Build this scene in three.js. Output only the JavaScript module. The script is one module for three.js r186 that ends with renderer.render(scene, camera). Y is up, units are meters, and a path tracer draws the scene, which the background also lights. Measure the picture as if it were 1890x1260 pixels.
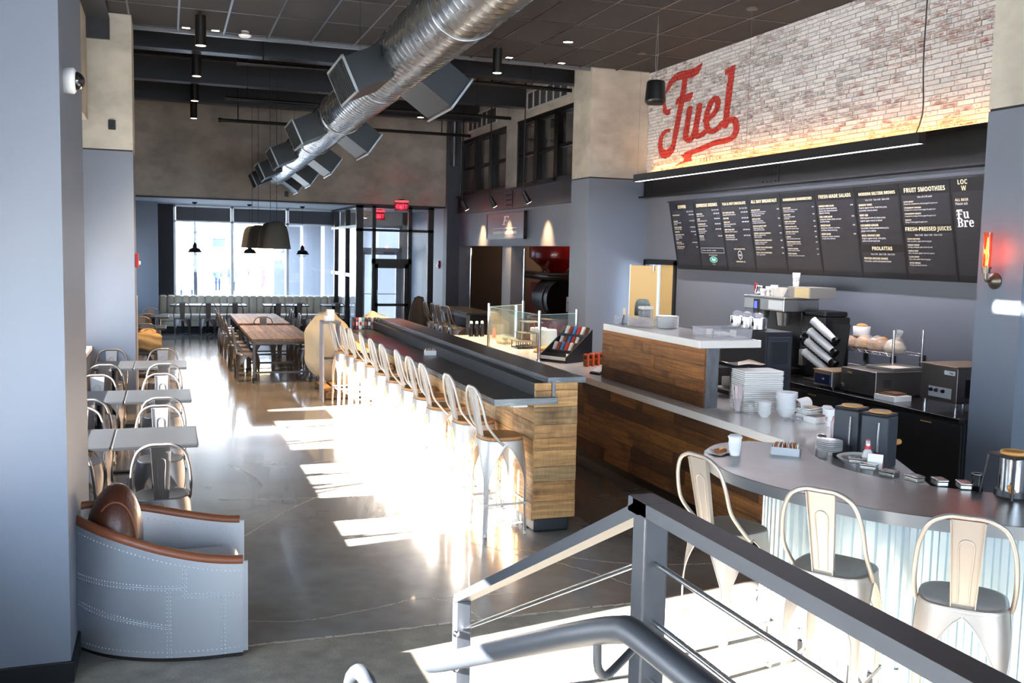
import * as THREE from 'three';
import { RoundedBoxGeometry } from 'three/addons/geometries/RoundedBoxGeometry.js';
import { mergeGeometries, mergeVertices } from 'three/addons/utils/BufferGeometryUtils.js';
import { MarchingCubes } from 'three/addons/objects/MarchingCubes.js';
import { RectAreaLightUniformsLib } from 'three/addons/lights/RectAreaLightUniformsLib.js';

// ---------- camera, sky, sun, exposure ----------
const scene = new THREE.Scene();
const camera = new THREE.PerspectiveCamera(2 * Math.atan(630 / 1780) * 180 / Math.PI, 1890 / 1260, 0.05, 400);
camera.position.set(0, 2.2, 0);
{ // right, up and backward axes measured from the vanishing points of the photograph
  const back = new THREE.Vector3(-0.335, 0.092, 0.938).normalize();
  const right = new THREE.Vector3(0.942, 0.0225, 0.334); right.addScaledVector(back, -right.dot(back)).normalize();
  const up = new THREE.Vector3().crossVectors(back, right);
  camera.quaternion.setFromRotationMatrix(new THREE.Matrix4().makeBasis(right, up, back));
}
const renderer = new THREE.WebGLRenderer({ antialias: true });
renderer.toneMapping = THREE.LinearToneMapping;
renderer.toneMappingExposure = 4.2;
renderer.shadowMap.enabled = true;
RectAreaLightUniformsLib.init();
{ // clear winter sky, paler towards the horizon
  const w = 64, h = 32, d = new Float32Array(w * h * 4);
  for (let j = 0; j < h; j++) { const e = Math.max(0, (j + .5) / h * 2 - 1), k = Math.pow(e, .6);
    for (let i = 0; i < w; i++) d.set([2.5 - 1.3 * k, 3.0 - 1.15 * k, 3.5 - .6 * k, 1], (j * w + i) * 4); }
  const t = new THREE.DataTexture(d, w, h, THREE.RGBAFormat, THREE.FloatType);
  t.mapping = THREE.EquirectangularReflectionMapping; t.magFilter = t.minFilter = THREE.LinearFilter; t.needsUpdate = true;
  scene.background = t; scene.environment = t;
}
const sun = new THREE.DirectionalLight(0xfff8f0, 44);
sun.position.set(2 - 30, 12.3, -8 + 5.4); sun.target.position.set(2, 0, -8);
sun.castShadow = true; Object.assign(sun.shadow.camera, { left: -40, right: 40, top: 30, bottom: -30, near: 1, far: 120 });
scene.add(sun, sun.target);

// ---------- helpers ----------
let seed = 7; const rnd = () => { seed = (seed * 1664525 + 1013904223) >>> 0; return seed / 4294967296; };
const rr = (a, b) => a + (b - a) * rnd(), pick = a => a[Math.floor(rnd() * a.length)];
const V = (x, y, z) => new THREE.Vector3(x, y, z);
const counts = {};
function nm(n) { const k = counts[n] = (counts[n] ?? -1) + 1; return k ? n + '_' + String(k).padStart(3, '0') : n; }
function shadow(o) { o.traverse(m => { if (m.isMesh) { m.castShadow = m.receiveShadow = true; } }); return o; }
function tag(o, label, category, group) { Object.assign(o.userData, { label, category }); if (group) o.userData.group = group; return o; }
function thing(name, label, category, p = [0, 0, 0], turn = 0, group) { const o = new THREE.Group(); o.name = nm(name); o.position.set(...p); o.rotation.y = turn; scene.add(o); return tag(o, label, category, group); }
function part(parent, name, g, m, label) { const o = new THREE.Mesh(g, m); o.name = name; o.castShadow = o.receiveShadow = true; parent.add(o); if (label) o.userData.label = label; return o; }
function one(name, g, m, label, category, p = [0, 0, 0], turn = 0, group) { const o = part(scene, nm(name), g, m); o.position.set(...p); o.rotation.y = turn; return tag(o, label, category, group); }
function struct(name, g, m, parent) { const o = part(parent ?? scene, parent ? name : nm(name), g, m); if (!parent) o.userData.kind = 'structure'; return o; }
function stuff(o) { o.userData.kind = 'stuff'; return o; }
function copy(src, name, label, p, turn, group) { const o = src.clone(); o.name = nm(name); o.userData = { ...src.userData, label }; if (group) o.userData.group = group; o.position.set(...p); if (turn !== undefined) o.rotation.y = turn; scene.add(o); return o; }
// geometry
function M(...gs) { gs = gs.flat(); const anyPlain = gs.some(g => !g.index); const l = gs.map(g => { g = anyPlain && g.index ? g.toNonIndexed() : g; for (const k of Object.keys(g.attributes)) if (!['position', 'normal', 'uv'].includes(k)) g.deleteAttribute(k); return g; }); return mergeGeometries(l); }
const T = (g, x = 0, y = 0, z = 0, rx = 0, ry = 0, rz = 0) => { if (rx || ry || rz) g.applyMatrix4(new THREE.Matrix4().makeRotationFromEuler(new THREE.Euler(rx, ry, rz))); return g.translate(x, y, z); };
const bx = (w, h, d, x = 0, y = 0, z = 0) => new THREE.BoxGeometry(w, h, d).translate(x, y, z);
const bb = (x0, x1, y0, y1, z0, z1) => bx(Math.abs(x1 - x0), Math.abs(y1 - y0), Math.abs(z1 - z0), (x0 + x1) / 2, (y0 + y1) / 2, (z0 + z1) / 2);
const rb = (w, h, d, x = 0, y = 0, z = 0, r = .006, s = 2) => new RoundedBoxGeometry(w, h, d, s, Math.min(r, w / 2.01, h / 2.01, d / 2.01)).translate(x, y, z);
const rbb = (x0, x1, y0, y1, z0, z1, r = .006) => rb(Math.abs(x1 - x0), Math.abs(y1 - y0), Math.abs(z1 - z0), (x0 + x1) / 2, (y0 + y1) / 2, (z0 + z1) / 2, r);
const cy = (r0, r1, h, x = 0, y = 0, z = 0, n = 24, open = false) => new THREE.CylinderGeometry(r0, r1, h, n, 1, open).translate(x, y + h / 2, z);
const lathe = (pts, n = 28) => new THREE.LatheGeometry(pts.map(p => new THREE.Vector2(Math.max(p[0], 1e-4), p[1])), n);
const sph = (r, x = 0, y = 0, z = 0, sx = 1, sy = 1, sz = 1, n = 20) => new THREE.SphereGeometry(r, n, Math.ceil(n * .7)).scale(sx, sy, sz).translate(x, y, z);
const curve = (pts, tension = .5) => new THREE.CatmullRomCurve3(pts.map(p => p.isVector3 ? p : V(...p)), false, 'catmullrom', tension);
function tube(pts, r, n = 24, m = 8, tension = .5) { return new THREE.TubeGeometry(curve(pts, tension), n, r, m, false); }
function rod(a, b, r, n = 8) { a = V(...a); b = V(...b); const d = b.clone().sub(a), g = new THREE.CylinderGeometry(r, r, d.length(), n); g.applyQuaternion(new THREE.Quaternion().setFromUnitVectors(V(0, 1, 0), d.clone().normalize())); const c = a.add(b).multiplyScalar(.5); return g.translate(c.x, c.y, c.z); }
function bar(a, b, w, h, up = V(0, 1, 0)) { a = V(...a); b = V(...b); const d = b.clone().sub(a), L = d.length(), g = new THREE.BoxGeometry(w, h, L); const z = d.normalize(), x = V(0, 0, 0).crossVectors(up, z).normalize(), y = V(0, 0, 0).crossVectors(z, x); g.applyMatrix4(new THREE.Matrix4().makeBasis(x, y, z)); const c = a.add(b).multiplyScalar(.5); return g.translate(c.x, c.y, c.z); }
function shape(pts, holes = []) { const s = new THREE.Shape(pts.map(p => new THREE.Vector2(...p))); for (const h of holes) s.holes.push(new THREE.Path(h.map(p => new THREE.Vector2(...p)))); return s; }
const ext = (s, depth, bevel = 0) => new THREE.ExtrudeGeometry(s, { depth: depth - 2 * bevel, bevelEnabled: bevel > 0, bevelSize: bevel, bevelThickness: bevel, bevelSegments: 2, bevelOffset: -bevel, curveSegments: 16 }).translate(0, 0, bevel);
// plan outline [x,z] -> slab y0..y1
const slab = (pts, y0, y1, bevel = 0, holes = []) => T(ext(shape(pts.map(p => [p[0], -p[1]]), holes.map(h => h.map(p => [p[0], -p[1]]))), y1 - y0, bevel), 0, y0, 0, -Math.PI / 2);
function uvBox(g, s = 1, du = 0, dv = 0, swap = false) { // uv in metres by the way each face looks
  g = g.index ? g.toNonIndexed() : g; const p = g.attributes.position, n = g.attributes.normal, uv = new Float32Array(p.count * 2);
  for (let i = 0; i < p.count; i++) { const ax = Math.abs(n.getX(i)), ay = Math.abs(n.getY(i)), az = Math.abs(n.getZ(i)); let u, v;
    if (ax >= ay && ax >= az) { u = p.getZ(i); v = p.getY(i); } else if (ay >= az) { u = p.getX(i); v = p.getZ(i); } else { u = p.getX(i); v = p.getY(i); }
    if (swap) [u, v] = [v, u]; uv[2 * i] = u * s + du; uv[2 * i + 1] = v * s + dv; }
  g.setAttribute('uv', new THREE.BufferAttribute(uv, 2)); return g;
}
// ---------- textures ----------
const hash = (x, y, s) => { let h = (x * 374761393 + y * 668265263 + s * 974711) | 0; h = Math.imul(h ^ (h >>> 13), 1274126177); return ((h ^ (h >>> 16)) >>> 0) / 4294967296; };
function vnoise(x, y, px, py, s) { const xi = Math.floor(x), yi = Math.floor(y), fx = x - xi, fy = y - yi, u = fx * fx * (3 - 2 * fx), v = fy * fy * (3 - 2 * fy), m = (a, n) => ((a % n) + n) % n;
  const a = hash(m(xi, px), m(yi, py), s), b = hash(m(xi + 1, px), m(yi, py), s), c = hash(m(xi, px), m(yi + 1, py), s), d = hash(m(xi + 1, px), m(yi + 1, py), s); return a + (b - a) * u + (c - a) * v + (a - b - c + d) * u * v; }
function fbm(u, v, fx, fy, oct, s) { let a = 0, k = .5, t = 0; for (let o = 0; o < oct; o++) { a += k * vnoise(u * fx, v * fy, fx, fy, s + o * 17); t += k; k *= .5; fx *= 2; fy *= 2; } return a / t; }
function tex(w, h, fn, srgb = true) { const d = new Uint8Array(w * h * 4); for (let j = 0; j < h; j++) for (let i = 0; i < w; i++) { const c = fn(i / w, j / h), k = (j * w + i) * 4; d[k] = Math.max(0, Math.min(255, c[0])); d[k + 1] = Math.max(0, Math.min(255, c[1])); d[k + 2] = Math.max(0, Math.min(255, c[2])); d[k + 3] = 255; }
  const t = new THREE.DataTexture(d, w, h); t.wrapS = t.wrapT = THREE.RepeatWrapping; t.magFilter = THREE.LinearFilter; t.minFilter = THREE.LinearMipmapLinearFilter; t.generateMipmaps = true; if (srgb) t.colorSpace = THREE.SRGBColorSpace; t.needsUpdate = true; return t; }
const rep = (t, a, b = a) => { const c = t.clone(); c.repeat.set(a, b); c.needsUpdate = true; return c; };
function canvas(w, h, draw) { const c = document.createElement('canvas'); c.width = w; c.height = h; const x = c.getContext('2d'); draw(x, w, h); const t = new THREE.CanvasTexture(c); t.colorSpace = THREE.SRGBColorSpace; t.anisotropy = 8; return t; }
const std = (color, roughness = .6, metalness = 0, more = {}) => new THREE.MeshStandardMaterial({ color, roughness, metalness, ...more });
const phys = (color, roughness, metalness, more) => new THREE.MeshPhysicalMaterial({ color, roughness, metalness, ...more });
const D2 = { side: THREE.DoubleSide };
const glow = (c, k) => new THREE.MeshStandardMaterial({ color: 0x000000, emissive: c, emissiveIntensity: k });

const tFloor = tex(1024, 1024, (u, v) => { const a = fbm(u, v, 3, 3, 6, 11), b = fbm(u, v, 7, 7, 5, 71), c = fbm(u, v, 60, 60, 2, 31), g = .62 * a + .38 * b; const k = 112 + 95 * (g - .5) * 1.1 + 12 * (c - .5); return [k * 1.015, k * .985, k * .94]; });
const tFloorRough = tex(512, 512, (u, v) => { const a = fbm(u, v, 6, 6, 5, 3), k = 255 * (.17 + .07 * a); return [k, k, k]; }, false);
const tRough = tex(512, 512, (u, v) => { const a = fbm(u, v, 8, 8, 4, 21), c = hash(Math.floor(u * 512), Math.floor(v * 512), 5), k = 122 + 50 * (a - .5) + 46 * (c - .5); return [k * 1.02, k * .97, k * .88]; });
const tPlaster = tex(512, 512, (u, v) => { const a = fbm(u, v, 4, 5, 6, 41), b = fbm(u, v, 14, 22, 4, 9), k = 186 + 62 * (a - .5) + 26 * (b - .5); return [k, k * .985, k * .945]; });
const tWood = tex(1024, 512, (u, v) => { const w = fbm(u, v, 3, 6, 3, 5), g = fbm(u, v + .03 * w, 6, 90, 4, 15), st = fbm(u, v, 5, 4, 4, 55), fine = fbm(u, v, 160, 20, 2, 8); let k = .72 + .42 * (g - .5) + .1 * (fine - .5); const dark = Math.max(0, st - .6) * 2.6; k *= 1 - .62 * Math.min(1, dark); return [255 * k, 255 * k * (.86 - .06 * dark), 255 * k * (.68 - .1 * dark)]; });
const tTable = tex(512, 512, (u, v) => { const g = fbm(u, v, 60, 5, 4, 25), b = fbm(u, v, 8, 8, 4, 2), k = 205 + 130 * (g - .5) + 70 * (b - .5); return [k, k * .93, k * .83]; });
const tBrush = tex(512, 512, (u, v) => { const g = fbm(u, v, 6, 200, 3, 61), b = fbm(u, v, 5, 5, 5, 12), k = 225 + 30 * (g - .5) + 60 * (b - .5); return [k, k, k]; });
const tBump = tex(256, 256, (u, v) => { const k = 255 * fbm(u, v, 40, 40, 3, 77); return [k, k, k]; }, false);

const floorMat = phys(0xffffff, 1, 0, { map: rep(tFloor, .2), roughnessMap: rep(tFloorRough, .3), clearcoat: .55, clearcoatRoughness: .05 });
const roughMat = std(0xffffff, .75, 0, { map: rep(tRough, 1.2) });
const plasterMat = std(0xf2efe8, .92, 0, { map: rep(tPlaster, .45) });
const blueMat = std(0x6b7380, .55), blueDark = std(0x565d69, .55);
const blackMat = std(0x15161a, .45), darkCeil = std(0x2c2d2f, .85), deckMat = std(0x141414, .9);
const steelBlack = phys(0x1d2025, .38, .35, {}), whiteMat = std(0xe9e8e6, .5), quartz = phys(0xdedad4, .16, 0, { clearcoat: .4, clearcoatRoughness: .05 });
const zinc = std(0xa6abb0, .33, .85, { map: rep(tBrush, 1), roughnessMap: rep(tBrush, .8) });
const zincDark = std(0x6d6a68, .3, .8, { map: rep(tBrush, 1) });
const chrome = std(0xd8d8d8, .16, 1), steel = std(0xb9b6b0, .3, 1), galv = std(0xaab0b4, .33, .9);
const glass = phys(0xffffff, .02, 0, { transmission: 1, thickness: 0, ior: 1.45 }), plasticClear = phys(0xf4f4f6, .12, 0, { transmission: .85, thickness: 0, ior: 1.4 });
const paper = std(0xf2f0ec, .7), ceramic = phys(0xf3f1f0, .25, 0, { clearcoat: .3 });
const gold = std(0xb98b52, .5);
// ---------- the setting ----------
const XW = 7.2, H = 5.05, XC = 6.18;
// floor: polished slab, then the rougher strip near the stairs
const floorO = struct('floor', uvBox(bb(-1.6, 12, -.2, 0, -26.4, -5.33)), floorMat);
struct('floor', uvBox(bb(-1.6, 12, -.2, 0, -5.325, 5)), roughMat);
// cracks and the ragged saw-cut line, thin slivers of pale filler
{
  const crackMat = std(0xa49a8a, .7), g = [];
  const crack = (pts, w) => { const c = curve(pts.map(p => [p[0], 0, p[1]])), n = 40; for (let i = 0; i < n; i++) { const a = c.getPoint(i / n), b = c.getPoint((i + 1) / n), j = () => rr(-.008, .008); g.push(bar([a.x + j(), .0004, a.z + j()], [b.x + j(), .0004, b.z + j()], w * rr(.5, 1.3), .0012)); } };
  crack([[.3, -5.75], [.7, -5.62], [1.1, -5.68], [1.5, -5.78], [2.1, -5.7]], .005); crack([[1.55, -5.78], [1.7, -5.6], [1.75, -5.35]], .005);
  crack([[2.05, -7.0], [2.35, -6.5], [2.7, -6.05], [3.0, -5.4]], .006); crack([[.5, -7.4], [1.0, -8.2], [1.4, -8.6], [2.2, -8.9]], .006); crack([[.4, -8.6], [.8, -8.5], [1.3, -8.45]], .005); crack([[.55, -10], [.75, -9.4], [.8, -9.0]], .005); crack([[2.4, -6.6], [3.0, -6.1], [3.6, -5.9], [4.1, -5.9]], .005);
  crack([[.36, -5.34], [1, -5.33], [2, -5.34], [3, -5.33]], .02); crack([[1.4, -9.9], [1.9, -10.1], [2.2, -10.2]], .005);
  const c = struct('floor_crack', M(g), crackMat, floorO); stuff(c);
}
// grid ceiling: tiles and bars
{
  const ceil = struct('ceiling', bb(-1.6, 7.5, H + .02, H + .16, -14.0, 5), deckMat);
  const bars = [], X0 = -1.02, dx = .585, Z0 = -13.8, dz = 1.19;
  const tg = uvBox(rb(dx - .02, .016, dz - .02, 0, 0, 0, .004)), tm = [std(0x2f2f30, .92, 0, { bumpMap: rep(tBump, 3), bumpScale: .002 }), std(0x2b2b2d, .92, 0, { bumpMap: rep(tBump, 3), bumpScale: .002 })];
  for (let j = 0; j < 9; j++) for (let i = 0; i < 14; i++) part(ceil, 'ceiling_tile', tg, tm[(i * 7 + j * 3) % 2]).position.set(X0 + (i + .5) * dx, H + .008, Z0 + (j + .5) * dz);
  for (let i = 0; i <= 14; i++) bars.push(bb(X0 + i * dx - .012, X0 + i * dx + .012, H - .006, H + .014, -14, -3));
  for (let j = 0; j <= 9; j++) bars.push(bb(X0, 7.2, H - .0055, H + .014, Z0 + j * dz - .012, Z0 + j * dz + .012));
  part(ceil, 'ceiling_grid', M(bars), phys(0x55575a, .3, .6, {}));
  struct('trim', bb(-1.02, 7.2, H - .03, H + .05, -14.03, -13.97), phys(0x8a8c90, .3, .5, {}));
  struct('ceiling', bb(-1.6, 7, H + .05, 6.3, -14.12, -14.03), deckMat);
  struct('ceiling', bb(-1.6, 11.2, 6.2, 6.4, -23, -14.03), deckMat);
}
// left side: near pier, window bays with sills and roller shades, second pier
const shadeMat = std(0x5d6068, .9, 0, { transparent: false });
const shadeCloth = phys(0x6a6d74, .9, 0, { transmission: .12, thickness: 0, side: THREE.DoubleSide });
struct('wall_left', M(bb(-1.55, -.48, .0, H, -6.42, -5.13)), blueMat);
struct('baseboard_left', rbb(-1.5, -.465, 0, .11, -6.44, -5.115, .004), blackMat);
struct('wall_left', uvBox(bb(-1.55, -1.2, 0, H, -5.13, -4.62)), blueMat);
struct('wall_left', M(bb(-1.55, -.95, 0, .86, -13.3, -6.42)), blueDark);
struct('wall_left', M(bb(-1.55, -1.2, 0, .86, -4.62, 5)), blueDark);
struct('wall_left', uvBox(bb(-1.55, -.93, 3.72, H, -13.3, -6.42)), plasterMat);
struct('wall_left', uvBox(bb(-1.55, -1.2, 3.72, 4.86, -4.62, 5)), plasterMat);
struct('sill', rbb(-1.55, -.925, 0.84, .895, -13.3, -6.42, .006), whiteMat);
struct('sill', rbb(-1.55, -.925, 0.84, .895, -4.62, 5, .006), whiteMat);
const frameMat = std(0xb9bcc0, .4, .6);
function bay(n, z0, z1, top, shadeTo) { // window frame, panes, shade
  const x = -1.42, w = [], N = Math.round((z1 - z0) / 2.3), g = new THREE.Group(); g.name = 'window_' + n; g.userData.kind = 'structure'; scene.add(g);
  part(g, 'window_frame', M(bb(x - .05, x + .05, .92, .97, z0, z1), bb(x - .05, x + .05, top - .06, top, z0, z1), bb(x - .05, x + .05, .92, top, z0, z0 + .05), bb(x - .05, x + .05, .92, top, z1 - .05, z1)), frameMat);
  for (let i = 0; i < N; i++) { const a = z0 + .05 + (z1 - z0 - .1) * i / N, b = z0 + .05 + (z1 - z0 - .1) * (i + 1) / N; part(g, 'pane', bb(x - .004, x + .004, .97, top - .06, a, b), glass); }
  part(g, 'roller_shade', bb(x + .085, x + .088, shadeTo, top, z0 + .02, z1 - .02), shadeCloth);
  part(g, 'shade_rail', rbb(x + .078, x + .095, shadeTo - .03, shadeTo, z0 + .02, z1 - .02, .004), frameMat);
}
bay(1, -12.87, -6.44, 3.72, 2.1); struct('wall_left', bb(-1.55, -1.22, .86, 3.72, -13.3, -12.87), blueMat); bay(2, -4.6, 4.9, 3.72, 2.1);
{ const g = new THREE.Group(); g.name = 'window_3'; g.userData.kind = 'structure'; scene.add(g); part(g, 'pane', bb(-1.39, -1.385, 4.86, H, -4.6, 4.9), glass); part(g, 'window_frame', M(bb(-1.43, -1.35, 4.86, 4.87, -4.6, 4.9), bb(-1.43, -1.35, 4.83, H, -4.62, -4.57)), frameMat); }
// second pier (blue below, plaster above)
const BL = 3.36;
struct('wall_left', bb(-1.55, -.41, 0, BL, -14.1, -13.3), blueMat);
struct('wall_left', uvBox(bb(-1.55, -.41, BL + .02, H + .02, -14.1, -13.3)), plasterMat);
struct('trim', bb(-1.54, -.418, BL, BL + .02, -14.09, -13.308), blackMat);
// beyond: left wall with a shaded bay, end pier
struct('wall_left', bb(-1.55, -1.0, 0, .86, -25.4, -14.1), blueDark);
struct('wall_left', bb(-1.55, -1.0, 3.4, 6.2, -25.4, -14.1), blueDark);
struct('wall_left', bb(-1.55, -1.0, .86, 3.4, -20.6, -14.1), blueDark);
bay(4, -25.3, -20.6, 3.4, 2.4);
struct('wall_left', bb(-1.55, -.24, 0, 3.22, -26.4, -25.0), blueMat);
// back: header wall, soffit, window wall
const hz = -22.55, SY = 3.22;
struct('wall_back', uvBox(bb(-1.0, 6.7, SY, 6.2, hz - .25, hz)), plasterMat);
struct('ceiling', bb(-1.55, 8, SY, SY + .12, -26.6, hz - .02), std(0x8d939a, .6));
struct('trim', bb(-1.0, 6.3, SY - .004, SY + .03, hz - .01, hz + .012), blackMat);
struct('wall_back', M(bb(-1.55, .13, 0, SY, -26.5, -26.2), bb(.13, 4.42, 0, .5, -26.5, -26.2)), std(0x2c3038, .6));
{ // shopfront glazing: three bays with a shaded transom
  const g = new THREE.Group(); g.name = 'window_5'; g.userData.kind = 'structure'; scene.add(g); const z = -26.35, xs = [.15, 1.575, 2.99, 4.42], al = std(0xa9adb3, .35, .7);
  part(g, 'window_frame', M(bb(.13, 4.44, .5, .56, z - .06, z + .06), bb(.13, 4.44, 2.79, 2.83, z - .06, z + .06), bb(.13, 4.44, SY - .05, SY, z - .06, z + .06), ...xs.map(x => bb(x - .035, x + .035, .5, SY, z - .06, z + .06))), al);
  for (let i = 0; i < 3; i++) { part(g, 'pane', bb(xs[i], xs[i + 1], .56, SY - .05, z - .004, z + .004), glass); part(g, 'roller_shade', bb(xs[i] + .04, xs[i + 1] - .04, 2.8, SY - .05, z + .03, z + .033), shadeCloth); }
}
// right side: plaster-and-blue pier, brick wall zone, near pier
struct('wall_right', bb(XC, XW + .3, 0, 3.38, -14.6, -13.9), blueMat);
struct('wall_right', uvBox(bb(XC, XW + .3, 3.4, 6.2, -14.6, -13.9)), plasterMat);
struct('trim', bb(XC + .008, XW, 3.38, 3.4, -14.59, -13.908), blackMat);
struct('wall_right', bb(XC, XW + .3, 0, 3.4, -6.12, -5.68), blueMat);
struct('wall_right', uvBox(bb(XC, XW + .3, 3.42, H + .1, -6.12, -5.68)), plasterMat);
struct('trim', bb(XC + .008, XW, 3.4, 3.42, -6.11, -5.69), blackMat);
struct('wall_right', bb(XW, XW + .3, 0, 3.1, -12.9, -6.1), std(0x666a72, .6));
struct('wall_right', bb(XW, XW + .3, 2.12, 3.1, -13.9, -12.9), std(0x666a72, .6));
struct('wall_right', bb(XW, XW + .3, 0, H + .1, -5.68, 5), blueMat);
struct('wall_rear', M(bb(-1.55, .2, 0, H + .1, 4.8, 5), bb(6.6, 7.5, 0, H + .1, 4.8, 5), bb(.2, 6.6, 0, .7, 4.8, 5), bb(.2, 6.6, 4.2, H + .1, 4.8, 5)), blueMat);
{ const g = new THREE.Group(); g.name = 'window_6'; g.userData.kind = 'structure'; scene.add(g); part(g, 'pane', bb(.2, 6.6, .7, 4.2, 4.89, 4.9), glass); part(g, 'window_frame', M(...[.2, 2.3, 4.5, 6.6].map(x => bb(x - .04, x + .04, .7, 4.2, 4.84, 4.94)), bb(.2, 6.6, 2.9, 2.96, 4.84, 4.94)), frameMat); }
// roastery wall with two openings, two upper windows and a steel channel band
const XR = 6.6;
{
  const B = (y0, y1, z0, z1) => bb(XR, XR + .3, y0, y1, z0, z1);
  struct('wall_right', M(B(0, 3.08, -22.7, -22.4), B(0, 3.08, -19.2, -18.65), B(0, 3.08, -15.44, -14.6), B(2.33, 3.08, -22.4, -19.2), B(2.33, 3.08, -18.65, -15.44)), blueMat);
  struct('wall_right', uvBox(M(B(3.08, 3.48, -22.7, -14.6), B(4.8, 6.2, -22.7, -14.6), B(3.48, 4.8, -22.7, -22.42), B(3.48, 4.8, -19.1, -18.48), B(3.48, 4.8, -15.4, -14.6))), plasterMat);
  const ch = phys(0x2a2c30, .42, .5, {});
  struct('trim', M(bb(XR - .1, XR, 3.08, 3.1, -22.4, -14.6), bb(XR - .1, XR, 3.46, 3.49, -22.4, -14.6), bb(XR - .05, XR, 3.1, 3.46, -22.4, -14.6), bb(XR - .06, XR - .05, 3.12, 3.44, -18.55, -18.5)), ch);
  struct('trim', M([...Array(12)].map((_, i) => sph(.012, XR - .055, 3.16 + .1 * (i % 3), -18.6 - .08 * Math.floor(i / 3), 1, 1, 1, 6))), ch);
  let wn = 7;
  for (const [z0, z1] of [[-22.42, -19.1], [-18.48, -15.4]]) { const g = new THREE.Group(); g.name = 'window_' + wn++; g.userData.kind = 'structure'; scene.add(g); const fr = [], x = XR + .12;
    for (let i = 0; i <= 3; i++) { const z = z0 + (z1 - z0) * i / 3; fr.push(bb(x - .1, x + .06, 3.48, 4.8, z - .09, z + .09)); }
    fr.push(bb(x - .1, x + .06, 3.48, 3.58, z0, z1), bb(x - .1, x + .06, 4.72, 4.8, z0, z1), bb(x - .06, x + .04, 4.1, 4.16, z0, z1)); part(g, 'window_frame', M(fr), phys(0x101113, .35, .2, {}));
    for (let i = 0; i < 3; i++) part(g, 'pane', bb(x - .004, x + .004, 3.5, 4.8, z0 + (z1 - z0) * i / 3, z0 + (z1 - z0) * (i + 1) / 3), phys(0x9a9a9a, .03, 0, { transmission: .9, thickness: 0 })); }
  // dark tall room behind
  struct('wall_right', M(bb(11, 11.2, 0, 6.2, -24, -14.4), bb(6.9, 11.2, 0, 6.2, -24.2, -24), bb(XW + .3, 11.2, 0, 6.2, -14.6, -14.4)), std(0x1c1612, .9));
  // end pier beyond
  struct('wall_back', bb(6.3, 6.95, 0, 3.3, -23.6, -22.7), blueMat); struct('wall_back', uvBox(bb(6.3, 6.95, 3.3, 6.2, -23.6, -22.71)), plasterMat);
  struct('wall_back', bb(6.28, 6.6, 0, 6.2, -22.7, -22.4), std(0x4c525c, .6));
  struct('wall_right', bb(6.3, 6.6, 0, SY, -26.5, -23.6), blueMat);
}
// entrance vestibule: black steel and glass
{
  const g = new THREE.Group(); g.name = 'door_1'; g.userData.kind = 'structure'; scene.add(g); const z = -22.6, F = (x0, x1, y0, y1, zz = z) => bb(x0, x1, y0, y1, zz - .05, zz + .05);
  part(g, 'door_frame', M(F(4.14, 4.3, 0, SY), F(5.86, 6.0, 0, SY), F(4.14, 6.0, SY - .06, SY), F(4.14, 6.0, 2.62, 2.68), F(4.52, 4.6, 0, SY), F(5.38, 5.47, 0, SY), F(4.52, 5.47, 1.86, 1.98)), blackMat);
  part(g, 'door', M(F(4.58, 4.66, .02, 1.86), F(5.3, 5.4, .02, 1.86), F(4.6, 5.4, .02, .16), F(4.6, 5.4, 1.76, 1.86), F(4.6, 5.4, .86, .92)), blackMat);
  part(g, 'door_handle', rod([4.64, .95, z + .09], [4.64, 1.25, z + .09], .012), chrome);
  for (const [a, b, y0, y1] of [[4.3, 4.52, 0, 2.62], [4.6, 5.38, 1.98, 2.62], [4.66, 5.3, .16, .86], [4.66, 5.3, .92, 1.76], [5.47, 5.86, 0, 2.62], [4.3, 4.52, 2.68, SY - .06], [4.6, 5.38, 2.68, SY - .06], [5.47, 5.86, 2.68, SY - .06]]) part(g, 'pane', bb(a, b, y0, y1, z - .004, z + .004), glass);
  const S = (z0, z1, y0, y1) => bb(4.15, 4.27, y0, y1, z0, z1);
  part(g, 'side_frame', M(S(-24.2, -24.08, 0, SY), S(-25.9, -25.75, 0, SY), S(-26.3, -22.6, SY - .06, SY), S(-26.3, -22.6, 2.7, 2.76)), blackMat);
  part(g, 'side_rail', S(-26.3, -22.65, 1.52, 1.6), std(0xb9bcc2, .4, .5));
  for (const [a, b] of [[-24.08, -22.65], [-25.75, -24.2]]) part(g, 'pane', bb(4.205, 4.213, 0, SY, a, b), glass);
  // outer door in the shopfront
  const o = new THREE.Group(); o.name = 'door_2'; o.userData.kind = 'structure'; scene.add(o); const zo = -26.35, al = std(0x9a9fa6, .4, .5), G = (x0, x1, y0, y1) => bb(x0, x1, y0, y1, zo - .05, zo + .05);
  part(o, 'door_frame', M(G(4.42, 4.98, 0, .05), G(4.9, 4.98, 0, SY), G(6.02, 6.1, 0, SY), G(4.9, 6.1, 2.14, 2.24), G(4.9, 6.1, 2.78, 2.86)), al);
  part(o, 'door', M(G(4.98, 5.06, .02, 2.14), G(5.94, 6.02, .02, 2.14), G(5.0, 6.0, 2.05, 2.14), G(5.0, 6.0, .02, .16)), al);
  part(o, 'door_handle', rod([5.0, .98, zo + .1], [5.98, .98, zo + .1], .014), chrome);
  part(o, 'door_closer', rb(.3, .07, .08, 5.72, 2.1, zo + .09, .01), std(0x6f737a, .4, .5));
  for (const [a, b, c, d] of [[5.06, 5.94, .16, 2.05], [4.98, 6.02, 2.24, 2.78], [4.44, 4.9, .05, 2.78]]) part(o, 'pane', bb(a, b, c, d, zo - .004, zo + .004), glass);
  struct('wall_back', M(bb(4.42, 6.3, 2.86, SY, -26.45, -26.25), bb(6.1, 6.3, 0, SY, -26.45, -26.25)), std(0xcfc8bc, .8));
}
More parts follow.
